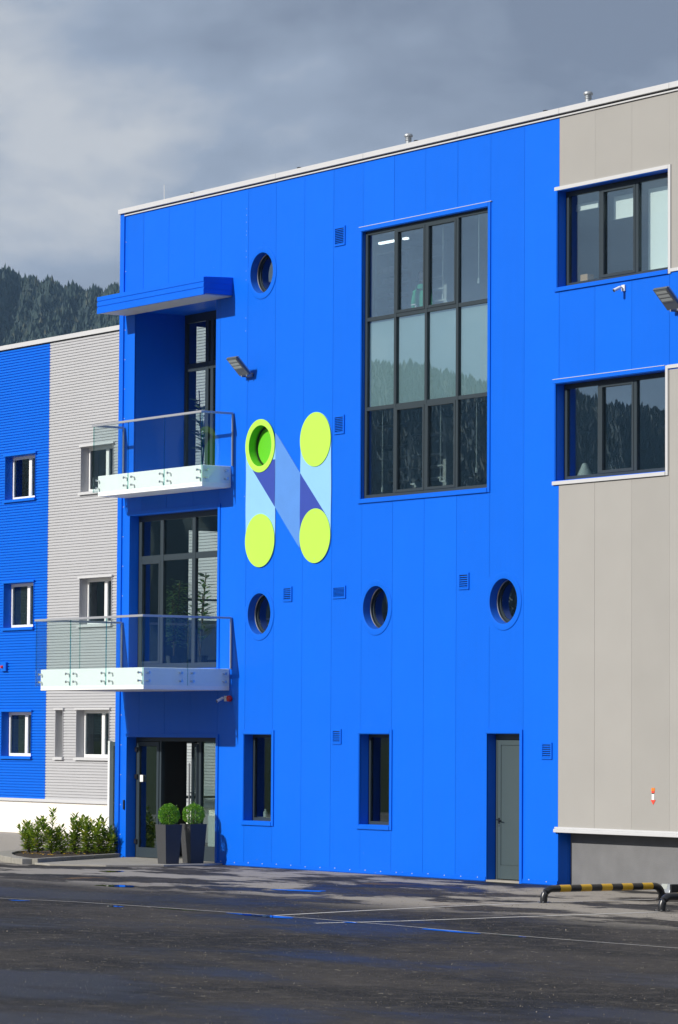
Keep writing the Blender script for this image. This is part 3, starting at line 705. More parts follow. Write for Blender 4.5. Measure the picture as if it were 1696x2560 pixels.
# canopy
cnp = MB(); prof = [(0, 11.36), (-.665, 11.36), (-.665, 11.33), (-.70, 11.33), (-.70, 11.45), (-.685, 11.46), (-.685, 11.475), (-.70, 11.485), (-.70, 11.56), (-.685, 11.57), (-.685, 11.585), (-.70, 11.595), (-.70, 11.68), (-.64, 11.69), (0, 11.72)]
n = len(prof); xa, xb = -.70, 3.45
cnp.add([(xa, y, z) for y, z in prof] + [(xb, y, z) for y, z in prof], [(i, i + 1, n + i + 1, n + i) for i in range(n - 1)] + [tuple(range(n)), tuple(range(n, 2 * n))[::-1]])
co = cnp.build('canopy', M['blue'], MAIN)
box('soffit', M['soffit'], co, xa + .04, xb - .04, -.66, -.01, 11.335, 11.357)
for zz in (11.465, 11.575): box('fascia_groove', M['blue'], co, xb, xb + .008, -.69, -.005, zz - .006, zz + .006)

# balconies
def balcony(depth, zb, zt, rail_z, nside, lab):
    x0, x1 = -.60, 3.44; yd = -depth + .095
    s = MB().box(x0, x1, yd, -.002, zb, zt).build('balcony', M['white'], MAIN, bevel=.012)
    gx0, gx1, gy = -.69, 3.525, -depth + .02
    zg0 = zb + .085
    nf = 3; wd = (gx1 - gx0) / nf
    def gpane(a, bmat=None):
        q = MB().box(*a)
        # edge faces get the greener edge material: the four narrow sides
        o = q.build('glass_panel', [M['bglass'], M['bedge']], s)
        for p in o.data.polygons:
            if p.area < 0.05: p.material_index = 1
        return o
    def stand(x, y, z, ax):
        b = MB()
        if ax == 'y': b.lathe([(0, -.016), (.024, -.014), (.026, 0), (.018, .002), (.018, .075)], (x, y, z), 12, 'Y')
        else:
            b.lathe([(0, -.016), (.024, -.014), (.026, 0), (.018, .002), (.018, .075)], (0, 0, 0), 12, 'Y'); sg = ax; b.v = [(x - sg * v[1], y + v[0], z + v[2]) for v in b.v]
        b.build('standoff', M['steel'], s, smooth=True)
    for i in range(nf):
        a, c = gx0 + i * wd + .008, gx0 + (i + 1) * wd - .008
        gpane((a, c, gy, gy + .016, zg0, rail_z - .02))
        for xx in (a + .14, c - .14):
            for zz in (zb + .17, zb + .33): stand(xx, gy, zz, 'y')
    ln = -gy - .03; ws = ln / nside
    for gx, sg in ((gx1 - .016, 1), (gx0, -1)):
        for i in range(nside):
            a = gy + .02 + i * ws + .006; c = gy + .02 + (i + 1) * ws - .006
            gpane((gx, gx + .016, a, min(c, -.02), zg0, rail_z - .02))
            for yy in (a + .13, min(c, -.02) - .13):
                for zz in (zb + .17, zb + .33): stand(gx + (.016 if sg > 0 else 0), yy, zz, sg)
    r = MB().box(gx0 - .022, gx1 + .022, gy - .022, gy + .038, rail_z - .022, rail_z + .022).box(gx0 - .022, gx0 + .038, gy + .038, -.03, rail_z - .021, rail_z + .021).box(gx1 - .038, gx1 + .022, gy + .038, -.03, rail_z - .021, rail_z + .021)
    r.box(gx1 - .03, gx1 + .015, -.04, -.02, zt, rail_z - .022).box(gx0 - .015, gx0 + .03, -.04, -.02, zt, rail_z - .022)
    r.build('handrail', M['rail'], s, bevel=.004)
balcony(.786, 7.50, 7.93, 8.98, 1, 'upper'); balcony(2.10, 3.46, 3.89, 4.90, 2, 'lower')

# tall window above the lower balcony, recess glazing, entrance
lw = win(LW, .21, panemat=M['lglass'], vm=[.50, 1.735], hm=[6.22], fw=.12, sash=[(0, 0)], sides='RT', tw=.09)
rg = MB(); yf = 1.23
for a, c in ((-.32, -.24), (.50, .62), (.70, .80), (1.7, 1.8), (2.75, 2.86)): rg.box(a, c, yf, yf + .08, 7.93, 11.4)
rg.box(-.24, 2.75, yf + .002, yf + .08, 11.22, 11.4); rg.box(-.24, 2.75, yf + .003, yf + .08, 10.20, 10.36); rg.box(-.24, 2.75, yf + .002, yf + .08, 7.93, 8.05)
ro = rg.build('balcony_door', M['anthracite'], MAIN)
for a, c in ((-.24, .50), (.80, 1.7), (1.8, 2.75)):
    for e, f in ((8.05, 10.20), (10.36, 11.22)): MB().box(a, c, yf + .03, yf + .038, e, f).build('pane', M['lglass'], ro)
# entrance front
x0, x1, z0, z1 = ENT; z0 = .036; yf = .22
e = MB().box(x0, x0 + .07, yf, yf + .08, z0, z1).box(x1 - .07, x1, yf, yf + .08, z0, z1).box(x0 + .07, x1 - .07, yf + .001, yf + .08, z1 - .08, z1).box(.46, .53, yf, yf + .08, z0, z1 - .08).box(1.98, 2.05, yf, yf + .08, z0, z1 - .08)
en = e.build('entrance_door', M['anthracite'], MAIN)
def leaf(Mx, w, h, nm='door_leaf'):
    b = MB(); s = .085
    b.box(0, s, 0, .055, 0, h, 0, Mx).box(w - s, w, 0, .055, 0, h, 0, Mx).box(s, w - s, .001, .055, h - s, h, 0, Mx).box(s, w - s, .001, .055, 0, .20, 0, Mx)
    o = b.build(nm, M['anthracite'], en)
    return o
Mx = Matrix.Translation((x0 + .075, yf - .015, z0 + .01)); l1 = leaf(Mx, .85, 2.38)
MB().box(x0 + .16, .375, yf + .01, yf + .018, .25, 2.33).build('glass_panel', M['eglass'], en)
Mx = Matrix.Translation((1.96, yf + .02, z0 + .01)) @ Matrix.Rotation(R(180 - 24), 4, 'Z'); l2 = leaf(Mx, .74, 2.36)
MB().box(.085, .655, .02, .028, .20, 2.275, 0, Mx).build('glass_panel', M['eglass'], en)
pull = MB(); hp = [Mx @ Vector((.56, .12, z)) for z in (.35, 1.95)]
pull.tube(hp, .018, 10)
for z in (.55, 1.35): pull.tube([Mx @ Vector((.56, .12, z)), Mx @ Vector((.70, .05, z))], .012, 8)
pull.build('pull_handle', M['steel'], en, smooth=True)
MB().box(2.05, x1 - .07, yf + .03, yf + .038, z0 + .3, z1 - .08).build('glass_panel', M['eglass'], en)
box('bottom_rail', M['anthracite'], en, 2.051, x1 - .071, yf + .002, yf + .075, z0, z0 + .30)
for z in (.32, 1.66, 2.22): box('hinge', M['black'], en, x0 + .03, x0 + .12, yf - .05, yf - .001, z, z + .09)
box('notice', M['pvc'], en, -.27, -.15, yf - .022, yf - .016, 1.60, 1.74)
rvb = MB(); t = .012; rvb.box(x0 - t, x0, -.012, yf + .08, 0, z1 + t).box(x1, x1 + t, -.012, yf + .08, 0, z1 + t).box(x0, x1, -.012, yf + .08, z1, z1 + t); rvb.build('reveal', M['blue'], en)
MB().box(x0 - .02, x1 + .09, -.024, -.002, z1 + t, z1 + .075).build('trim', M['blue'], en); MB().box(x1 + t, x1 + .09, -.026, -.002, 0.03, z1 + t).build('trim', M['blue'], en)
box('light_board', M['blind'], en, 2.12, 2.62, .36, .40, .06, .95)
box('notice', M['pvc'], en, 2.3, 2.32, 1.2, 2.2, .9, 2.2)

# ------------------------------------------------------------------ the corrugated wing
WING = thing('annex_building', 'lower corrugated wing with a blue and a silver field behind the blue building', 'building', (-17, 8, 0), world=True)
AY = 7.5; ATOP = 12.74; ABOT = .90
AW = [(-19.2, -17.60, 8.74, 9.88), (-15.25, -13.66, 8.74, 9.88), (-19.2, -17.62, 5.36, 6.52), (-15.25, -13.67, 5.36, 6.52), (-19.24, -17.66, 1.99, 3.14), (-15.34, -13.72, 1.99, 3.18), (-16.40, -16.03, 1.99, 3.18)]
AW += [(-23.2, -21.6, z, z + 1.15) for z in (8.74, 5.36, 1.99)]
def corrug(x0, x1, mat, nm):
    holes = [h for h in AW if h[1] > x0 and h[0] < x1]
    xs = sorted({x0, x1} | {v for h in holes for v in h[:2] if x0 < v < x1})
    pitch = .0735; zs = []; ys = []
    z = ABOT; k = 0; prof_ = ((0, -.012), (.60, -.012), (.68, .013), (.90, .013))
    while z + pitch < ATOP:
        for f_, y_ in prof_: zs.append(z + f_ * pitch); ys.append(AY + y_)
        z += pitch
    zs.append(ATOP); ys.append(AY - .012)
    for h in holes:
        for v in h[2:]:
            j = min(range(len(zs)), key=lambda q: abs(zs[q] - v)); zs[j] = v
    b = MB(); n = len(zs); vs = [(x, y, z) for x in xs for y, z in zip(ys, zs)]; fs = []
    for i in range(len(xs) - 1):
        for j in range(n - 1):
            xm, zm = (xs[i] + xs[i + 1]) / 2, (zs[j] + zs[j + 1]) / 2
            if any(h[0] < xm < h[1] and h[2] < zm < h[3] for h in holes): continue
            fs.append((i * n + j, (i + 1) * n + j, (i + 1) * n + j + 1, i * n + j + 1))
    b.add(vs, fs); o = b.build(nm, mat, WING)
corrug(-30, -21.0, M['corr_grey'], 'grey_cladding'); corrug(-21.0, -16.93, M['corr_blue'], 'blue_cladding'); corrug(-16.92, -.95, M['corr_grey'], 'grey_cladding')
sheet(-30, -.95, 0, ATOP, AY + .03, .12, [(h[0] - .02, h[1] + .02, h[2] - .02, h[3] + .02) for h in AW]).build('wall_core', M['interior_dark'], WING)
box('plinth', M['plinthw'], WING, -30, -.95, AY - .005, AY + .029, 0, .82)
MB().box(-30, -.95, AY - .06, AY + .02, .825, .90).build('base_flashing', M['silver'], WING)
MB().box(-30, -.9, AY - .06, AY + .3, 12.745, 12.86).build('parapet_coping', M['silver'], WING)
box('parapet_gap', M['black'], WING, -30, -.95, AY - .02, AY + .03, 12.72, 12.744)
box('roof', M['roof'], WING, -30, -.95, AY + .15, 20, 12.4, 12.6); box('back_wall', M['greypanel'], WING, -30, -.95, 20, 20.2, 0, 12.8); box('side_wall', M['greypanel'], WING, -30.2, -30, AY, 20.2, 0, 12.8)
for z in (3.9, 7.4): box('floor_slab', M['floorint'], WING, -30, -.95, AY + .16, 14, z, z + .25)
box('partition', M['interior_dark'], WING, -30, -.95, AY + 3, AY + 3.1, 0, 12.4)
for k, (x0, x1, z0, z1) in enumerate(AW):
    bl = x0 > -21 and x1 < -17; cm = M['corr_blue'] if bl else M['corr_grey']; tm = M['corr_blue'] if bl else M['silver']
    yf = AY + .20; fw = .075; b = MB()
    b.box(x0, x0 + fw, yf, yf + .07, z0, z1).box(x1 - fw, x1, yf, yf + .07, z0, z1).box(x0 + fw, x1 - fw, yf + .001, yf + .07, z1 - fw, z1).box(x0 + fw, x1 - fw, yf + .001, yf + .07, z0, z0 + fw)
    wide = x1 - x0 > 1
    xm = x0 + (x1 - x0) * .60
    if wide: b.box(xm - .07, xm + .07, yf - .006, yf + .07, z0 + fw, z1 - fw)
    w = b.build('window', M['pvc'], WING)
    if wide:
        box('pane', M['aglass'], w, x0 + fw, xm - .07, yf + .03, yf + .038, z0 + fw, z1 - fw); box('pane', M['aglass'], w, xm + .07, x1 - fw, yf + .03, yf + .038, z0 + fw, z1 - fw)
        if k in (2, 4, 5):
            for j in range(26):
                zz = z1 - .09 - j * .04
                if zz < z0 + .08 or (k == 5 and j > 12): break
                box('blind_slat', M['blind'] if k != 5 else M['interior'], w, x0 + .08, x1 - .08, yf + .085, yf + .095, zz - .028, zz)
    else: box('pane', M['aglass'], w, x0 + fw, x1 - fw, yf + .03, yf + .038, z0 + fw, z1 - fw)
    rvb = MB(); t = .012; rvb.box(x0 - t, x0, AY - .03, yf + .07, z0 - t, z1 + t).box(x1, x1 + t, AY - .03, yf + .07, z0 - t, z1 + t).box(x0, x1, AY - .03, yf + .07, z1, z1 + t).box(x0, x1, AY - .03, yf + .07, z0 - t, z0); rvb.build('reveal', cm if bl else M['corr_grey'], w)
    MB().box(x0 - .06, x1 + .06, AY - .06, AY + .0, z1 + .013, z1 + .06).build('head_trim', tm, w); MB().box(x0 - .06, x1 + .05, AY - .075, AY + .0, z0 - .075, z0 - .013).build('sill', tm, w)

# glazed porch screen in front of the wing
ps = thing('porch_screen', 'grey framed glass porch screen with white post beside the corrugated wing', 'porch', (-9.3, 5, 0), world=True)
box('post', M['pvc'], ps, -9.58, -9.50, 4.98, 5.06, 0, 2.42); MB().box(-9.50, -9.36, 5.0, 5.05, 0, 2.40).box(-9.36, -6.5, 5.0, 5.05, 2.30, 2.40).box(-9.36, -6.5, 5.0, 5.05, 0, .42).box(-6.5, -6.36, 5.0, 5.05, 0, 2.4).build('frame', M['doorgrey'], ps)
box('pane', M['bglass'], ps, -9.36, -6.5, 5.02, 5.028, .42, 2.30); MB().box(-9.85, -6.3, 4.5, 5.4, 2.46, 2.475).build('glass_roof', [M['bglass']], ps)


# ------------------------------------------------------------------ wall sign (letter of discs and bars)
SG = thing('wall_sign', 'large wall sign of lime discs joined by pale blue and indigo bars', 'sign', (5.48, -.02, 7.3), world=True)
TL, BL, TR, BR = (4.52, 8.27), (4.53, 6.40), (6.455, 8.27), (6.46, 6.41); RD = .525
def arc(c, r, a0, a1, n=24): return [(c[0] + r * math.cos(R(a0 + (a1 - a0) * i / n)), c[1] + r * math.sin(R(a0 + (a1 - a0) * i / n))) for i in range(n + 1)]
def clip(poly, ax, val, keep_less):
    o = []
    for i in range(len(poly)):
        p, q = poly[i], poly[(i + 1) % len(poly)]
        ip = (p[ax] <= val) if keep_less else (p[ax] >= val); iq = (q[ax] <= val) if keep_less else (q[ax] >= val)
        if ip: o.append(p)
        if ip != iq: t = (val - p[ax]) / (q[ax] - p[ax]); o.append((p[0] + t * (q[0] - p[0]), p[1] + t * (q[1] - p[1])))
    return o
def wob(poly, amp, seed):
    rng = random.Random(seed); o = []
    for i in range(len(poly)):
        p, q = poly[i], poly[(i + 1) % len(poly)]; L_ = math.dist(p, q); k = max(1, int(L_ / .12))
        for j in range(k):
            t = j / k; x, z = p[0] + t * (q[0] - p[0]), p[1] + t * (q[1] - p[1]); w = amp * math.sin(7.3 * x + 5.1 * z + seed) * (1 if k > 3 else 0)
            nx, nz_ = (q[1] - p[1]) / max(L_, 1e-6), -(q[0] - p[0]) / max(L_, 1e-6); o.append((x + nx * w, z + nz_ * w))
    return o
ang = math.degrees(math.atan2(BR[1] - TL[1], BR[0] - TL[0]))
band = arc(TL, RD, ang + 90, ang + 270) + arc(BR, RD, ang - 90, ang + 90)
for c0, c1 in ((TL, BL), (TR, BR)):
    bar = arc(c0, RD, 0, 180) + arc(c1, RD, 180, 360)
    if c0 == TL: # cut the round window out of the sheet by stopping below it
        bar = [(c0[0] - RD, c0[1]), ] + arc(c1, RD, 180, 360) + [(c0[0] + RD, c0[1])] + arc(c0, RD - .04, 360, 180)
    MB().prism(wob(bar, .006, 1 + c0[0]), -.016, -.003).build('bar', M['skyblue'], SG)
XL, XR = TL[0] + RD, TR[0] - RD
midp = clip(clip(band, 0, XL + .002, False), 0, XR - .002, True); MB().prism(wob(midp, .008, 3), -.015, -.003).build('diagonal_bar', M['midblue'], SG)
lp = clip(clip(band, 0, XL - .001, True), 1, TL[1] - .30, True); 
lp = [p for p in clip(lp, 1, 8.05, True)]
# left overlap lies below the ring: drop points inside the window opening
lq = []
for p in wob(lp, 0, 1):
    d = math.dist(p, TL)
    if d < RD - .05: k = (RD - .05) / max(d, 1e-6); p = (TL[0] + (p[0] - TL[0]) * k, TL[1] + (p[1] - TL[1]) * k)
    lq.append(p)
MB().prism(lq, -.021, -.0165).build('overlap', M['indigo'], SG)
rp_ = clip(band, 0, XR + .001, False); MB().prism(wob(rp_, .003, 5), -.021, -.0165).build('overlap', M['indigo'], SG)
for c in (BL, TR, BR):
    MB().prism(arc(c, RD, 0, 360, 60)[:-1], -.030, -.0215).build('disc', M['lime'], SG)
MB().lathe([(.406, .15), (.406, -.030), (.42, -.033), (RD, -.033), (RD, -.0215)], (TL[0], 0, TL[1]), 60, 'Y').build('ring', [M['lime']], SG, smooth=True)
MB().lathe([(.404, -.02), (.400, .21), (.33, .21)], (TL[0], 0, TL[1]), 60, 'Y').build('ring_reveal', M['green'], SG, smooth=True)
MB().lathe([(.398, .14), (.375, .13), (.372, .19)], (TL[0], 0, TL[1]), 60, 'Y').build('ring_gasket', M['black'], SG, smooth=True)
MB().lathe([(0, .17), (.374, .17)], (TL[0], 0, TL[1]), 60, 'Y').build('green_disc', M['green'], SG)
for c in (BL, TR, BR):
    for sx in (-.0, ):
        for dz in (.44, -.44): MB().lathe([(0, -.036), (.008, -.034), (.010, -.03)], (c[0], 0, c[1] + dz), 6, 'Y').build('screw', M['zinc'], SG)

# ------------------------------------------------------------------ wall fittings
def floodlight(x, z, label):
    t = thing('floodlight', label, 'floodlight', (x, 0, z), 0, 'floodlights on the blue wall')
    Mx = Matrix.Translation((0, -.13, -.02)) @ Matrix.Rotation(R(-45), 4, 'X')      # local -y runs out along the head
    MB().box(-.18, .18, -.46, .0, -.025, .025, 0, Mx).build('head', M['lampgrey'], t, bevel=.008)
    h2 = MB()
    for i in range(7): h2.box(-.17 + i * .055, -.16 + i * .055, -.44, -.02, .026, .05, 0, Mx)
    h2.build('cooling_fin', M['zinc'], t)
    MB().box(-.15, .15, -.43, -.17, -.031, -.0255, 0, Mx).build('lens', M['lens'], t)
    for i in range(3): MB().box(-.14, .14, -.41 + i * .08, -.36 + i * .08, -.034, -.0315, 0, Mx).build('led_row', M['ledrow'], t)
    MB().box(-.10, -.08, -.16, 0, -.06, -.0, 0).box(.08, .10, -.16, 0, -.06, 0.0).box(-.10, .10, -.02, -.001, -.06, .02).build('bracket', M['zinc'], t)
    return t
M['lampgrey'] = plain('dark_lamp_housing', (0.10, 0.11, 0.12), 0.45)
M['lens'] = plain('lamp_lens', (0.16, 0.17, 0.17), 0.25); M['ledrow'] = plain('led_row', (0.38, 0.40, 0.37), 0.3)
floodlight(4.12, 9.72, 'grey tilted floodlight on the blue wall beside the recess')
floodlight(17.30, 9.76, 'grey tilted floodlight at the right edge between the grey fields')
def cctv(name, x, z, label, flip=1):
    t = thing(name, label, 'camera', (x, 0, z), 0, 'cameras on the blue wall')
    MB().box(-.055, .055, -.045, -.002, -.07, .07).build('mount', M['pvc'], t, bevel=.01)
    MB().tube([(0, -.04, 0), (0, -.09, .01), (-.01, -.13, .0)], .018, 8).build('arm', M['pvc'], t, smooth=True)
    d = Vector((-.10, -.85, -.42)).normalized(); p = Vector((-.01, -.12, .005))
    MB().tube([p - d * .03, p, p + d * .16, p + d * .17], [.03, .038, .038, .04], 14).build('body', M['pvc'], t, smooth=True)
    MB().tube([p + d * .168, p + d * .178], .033, 12).build('lens', M['black'], t)
    t.scale = (.78, .78, .78)
    return t
cctv('security_camera', 15.80, 10.25, 'white bullet camera under the upper right window')
cctv('security_camera', 3.33, 3.30, 'white bullet camera under the lower balcony beside the red siren')
sr = tag(MB().lathe([(.0, -.10), (.03, -.098), (.055, -.08), (.062, -.055), (.062, -.02), (.045, -.018), (.045, -.002)], (3.50, 0, 3.30), 18, 'Y').build('siren', M['red'], None, smooth=True), 'round red alarm siren under the lower balcony', 'siren')
ic = tag(MB().box(-.565, -.525, -.035, -.002, 1.02, 1.22).build('door_intercom', M['black'], None, bevel=.008), 'small black intercom left of the entrance', 'intercom')
ab = thing('alarm_button', 'blue call box with red button on the corrugated wing', 'alarm', (-19.1, 7.44, 4.33), world=True)
box('plate', M['corr_blue'], ab, -19.24, -18.95, 7.42, 7.48, 4.22, 4.45); MB().lathe([(0, -.05), (.03, -.045), (.04, -.02), (.045, 0)], (-19.13, 7.42, 4.33), 14, 'Y').build('button', M['red'], ab, smooth=True)
# hydrant arrow sticker
hy = thing('arrow_sign', 'small orange and white down arrow sticker on the grey panel', 'sign', (16.58, -.005, 1.6), world=True)
box('arrow_top', M['orange'], hy, 16.535, 16.62, -.006, -.002, 1.685, 1.735); box('arrow_band', M['redstick'], hy, 16.54, 16.615, -.006, -.002, 1.65, 1.684); box('arrow_mark', M['bblack'], hy, 16.55, 16.60, -.008, -.006, 1.635, 1.65)
box('arrow_shaft', M['pvc'], hy, 16.545, 16.61, -.006, -.002, 1.535, 1.634); MB().prism([(16.515, 1.534), (16.645, 1.534), (16.58, 1.455)], -.006, -.002).build('arrow_head', M['redstick'], hy)
# roof things
def roof_vent(x, y, label):
    t = thing('roof_vent', label, 'roof vent', (x, y, 13.49), 0, 'mushroom roof vents')
    MB().lathe([(.055, 0), (.055, .86)], (0, 0, 0), 18).build('pipe', M['zinc'], t, smooth=True)
    MB().lathe([(.055, .82), (.08, .83), (.088, .845), (.088, .86), (.075, .885), (.04, .90), (0, .905)], (0, 0, 0), 18).build('cap', M['zinc'], t, smooth=True)
    for z in (.76, .79): MB().lathe([(.055, z), (.07, z + .003), (.07, z + .008), (.055, z + .011)], (0, 0, 0), 18).build('vent_ring', M['zinc'], t)
roof_vent(6.66, 2.0, 'grey mushroom vent on the roof left of the middle'); roof_vent(12.30, 2.0, 'grey mushroom vent on the roof above the grey panels')
lr_ = tag(MB().tube([(-1.0 + .35, .9, 13.3), (-.65, .9, 13.6), (-.67, .9, 14.2)], [.012, .010, .006], 6).build('lightning_rod', M['pvc'], None), 'thin pale lightning rod at the left roof corner', 'rod')

# ------------------------------------------------------------------ plants
def leaf_quad(b, p, d, up, ln, wd, mi=0):
    d = d.normalized(); s = d.cross(up)
    if s.length < 1e-3: s = d.cross(Vector((1, 0, 0)))
    s.normalize(); n = s.cross(d)
    m_ = p + d * ln * .5 + n * ln * .06; e = p + d * ln - n * ln * .05
    b.add([p, m_ + s * wd / 2, e, m_ - s * wd / 2], [(0, 1, 2), (0, 2, 3)], mi)
def shrub(x, y, h, w, seed, label):
    rng = random.Random(seed); t = thing('laurel_shrub', label, 'shrub', (x, y, .07), 0, 'laurel shrubs in the planting bed')
    st = MB(); lf = MB()
    nst = rng.randint(7, 9)
    for s in range(nst):
        a = rng.uniform(0, 6.28); hh = h * (1.0 if s == 0 else rng.uniform(.45, .98)); sp = w * (.15 if s == 0 else rng.uniform(.5, 1.5))
        pts = []
        for k in range(7):
            f = k / 6; pts.append(Vector((sp * math.cos(a) * f ** 1.3 + rng.uniform(-.012, .012), sp * math.sin(a) * f ** 1.3 + rng.uniform(-.012, .012), hh * f)))
        st.tube(pts, [.011 * (1 - .75 * k / 6) for k in range(7)], 5)
        nl = int(54 * hh / .8)
        for i in range(nl):
            f = .10 + .92 * (i / nl); k = min(int(f * 6), 5); p = pts[k].lerp(pts[k + 1], min(f * 6 - k, 1))
            aa = i * 2.4 + rng.uniform(-.5, .5); upb = .15 + 1.1 * f * f
            d = Vector((math.cos(aa), math.sin(aa), upb + rng.uniform(-.35, .35)))
            off = Vector((math.cos(aa), math.sin(aa), .2)) * rng.uniform(0, .05) * (1.2 - f)
            leaf_quad(lf, p + off, d, Vector((rng.uniform(-.3, .3), rng.uniform(-.3, .3), 1)), rng.uniform(.11, .17), rng.uniform(.045, .066))
    st.build('stem', M['bark'], t); lf.build('foliage', M['laurel'], t)
    return t
for i, (x, y, h, w, lab) in enumerate([(-2.72, -1.02, .72, .20, 'leftmost laurel shrub at the end of the kerb bed'), (-2.30, -1.05, .78, .22, 'laurel shrub second from the left in the bed'),
      (-1.92, -.95, 1.02, .20, 'tallest laurel shrub in the bed'), (-1.78, -.78, .66, .20, 'low bushy laurel shrub right of the tallest one'), (-1.52, -.62, .90, .18, 'thin laurel shrub right of the gap in the hedge'),
      (-1.22, -.48, .86, .20, 'laurel shrub third from the blue wall corner'), (-.98, -.34, .84, .18, 'laurel shrub second from the blue wall corner'), (-.84, -.16, .62, .11, 'small laurel shrub against the blue wall corner')]):
    shrub(x, y, h * .87, w, 20 + i, lab)
fy_ = MB(); rng = random.Random(9)
for i in range(60):
    x, y = (rng.uniform(-3.2, -.8), rng.uniform(-1.6, .2)); p = Vector((x, y, .085)); a = rng.uniform(0, 6.28)
    leaf_quad(fy_, p, Vector((math.cos(a), math.sin(a), .25)), Vector((0, 0, 1)), .09, .05)
o = fy_.build('fallen_leaves', M['yleaf']); o['kind'] = 'stuff'; o['label'] = 'yellow fallen leaves scattered under the shrubs'; o['category'] = 'leaves'
# planters with clipped balls
def planter(x, y, label):
    t = thing('planter', label, 'planter', (x, y, .035), 0, 'tapered planters at the entrance')
    a, c, h = .15, .195, .775; b = MB()
    b.add([(-a, -a, 0), (a, -a, 0), (a, a, 0), (-a, a, 0), (-c, -c, h), (c, -c, h), (c, c, h), (-c, c, h), (-c + .02, -c + .02, h), (c - .02, -c + .02, h), (c - .02, c - .02, h), (-c + .02, c - .02, h), (-c + .02, -c + .02, h - .06), (c - .02, -c + .02, h - .06), (c - .02, c - .02, h - .06), (-c + .02, c - .02, h - .06)],
          [(0, 3, 2, 1)] + [(i, (i + 1) % 4, 4 + (i + 1) % 4, 4 + i) for i in range(4)] + [(4 + i, 4 + (i + 1) % 4, 8 + (i + 1) % 4, 8 + i) for i in range(4)] + [(8 + i, 8 + (i + 1) % 4, 12 + (i + 1) % 4, 12 + i) for i in range(4)])
    b.build('pot', M['pot'], t, bevel=.004)
    MB().box(-c + .02, c - .02, -c + .02, c - .02, h - .08, h - .055).build('soil', M['soil'], t)
def ball(x, y, seed, label):
    t = thing('boxwood_ball', label, 'topiary', (x, y, .75), 0, 'clipped boxwood balls')
    rng = random.Random(seed); lf = MB(); Rb = .205; cz = .245
    MB().tube([(0, 0, 0), (0.005, 0, .1), (0, 0, .25)], .014, 6).build('trunk', M['bark'], t)
    for i in range(3400):
        z = rng.uniform(-1, 1); a = rng.uniform(0, 6.28); q = math.sqrt(1 - z * z); n = Vector((q * math.cos(a), q * math.sin(a), z))
        bump = 1 + .09 * math.sin(5 * n.x + seed) * math.sin(6 * n.y + 1) + .04 * math.sin(9 * n.z + 4 * n.x)
        rr = Rb * bump * (1 - .30 * rng.random() ** 2.2)
        if z < -.75 and rng.random() < .5: continue
        if rng.random() < .02: rr *= rng.uniform(1.06, 1.16)
        p = n * rr * Vector((1, 1, 1)).x; p.z = p.z * .98 + cz
        d = (n + Vector((rng.gauss(0, .7), rng.gauss(0, .7), rng.gauss(0, .7) + .2)))
        leaf_quad(lf, p, d, Vector((rng.gauss(0, 1), rng.gauss(0, 1), rng.gauss(0, 1))), rng.uniform(.020, .032), rng.uniform(.012, .018))
    lf.build('foliage', M['box'], t)
planter(3.05, -1.15, 'nearer dark grey tapered planter left of its twin'); planter(2.90, -.48, 'farther dark grey tapered planter beside the entrance jamb')
ball(3.05, -1.15, 1, 'clipped green boxwood ball in the nearer planter'); ball(2.90, -.48, 2, 'clipped green boxwood ball in the farther planter')
# indoor plants
def house_plant(name, x, y, z, h, n, size, seed, label, big=False):
    rng = random.Random(seed); t = thing(name, label, 'plant', (x, y, z)); lf = MB(); st = MB()
    MB().lathe([(0, 0), (.13, 0), (.17, .3), (.15, .3), (.15, .27), (0, .27)], (0, 0, 0), 16).build('pot', M['pot'], t)
    for s in range(4):
        a = rng.uniform(0, 6.28); pts = [Vector((.12 * math.cos(a) * k / 5, .12 * math.sin(a) * k / 5, .25 + (h - .25) * k / 5 * (1 - .12 * s))) for k in range(6)]
        st.tube(pts, .012, 5)
        for i in range(n):
            f = rng.uniform(.25, 1); k = min(int(f * 5), 4); p = pts[k].lerp(pts[k + 1], f * 5 - k); aa = rng.uniform(0, 6.28)
            off = Vector((math.cos(aa), math.sin(aa), rng.uniform(-.2, .5)))
            leaf_quad(lf, p + off * rng.uniform(0, .22 if not big else .06), off + Vector((0, 0, -.3 if not big else .2)), Vector((0, 0, 1)), size * rng.uniform(.7, 1.2), size * .42)
    st.build('stem', M['bark'], t); lf.build('foliage', M['houseleaf'], t)
house_plant('weeping_fig', .35, .62, 3.905, 1.85, 170, .13, 3, 'weeping fig behind the tall window above the lower balcony')
house_plant('rubber_plant', 1.15, .75, 3.905, 2.0, 16, .26, 4, 'large leaved rubber plant beside the weeping fig indoors', True)
house_plant('rubber_plant', -.25, 1.65, 7.925, 1.9, 14, .26, 6, 'large leaved plant behind the recessed balcony door', True)

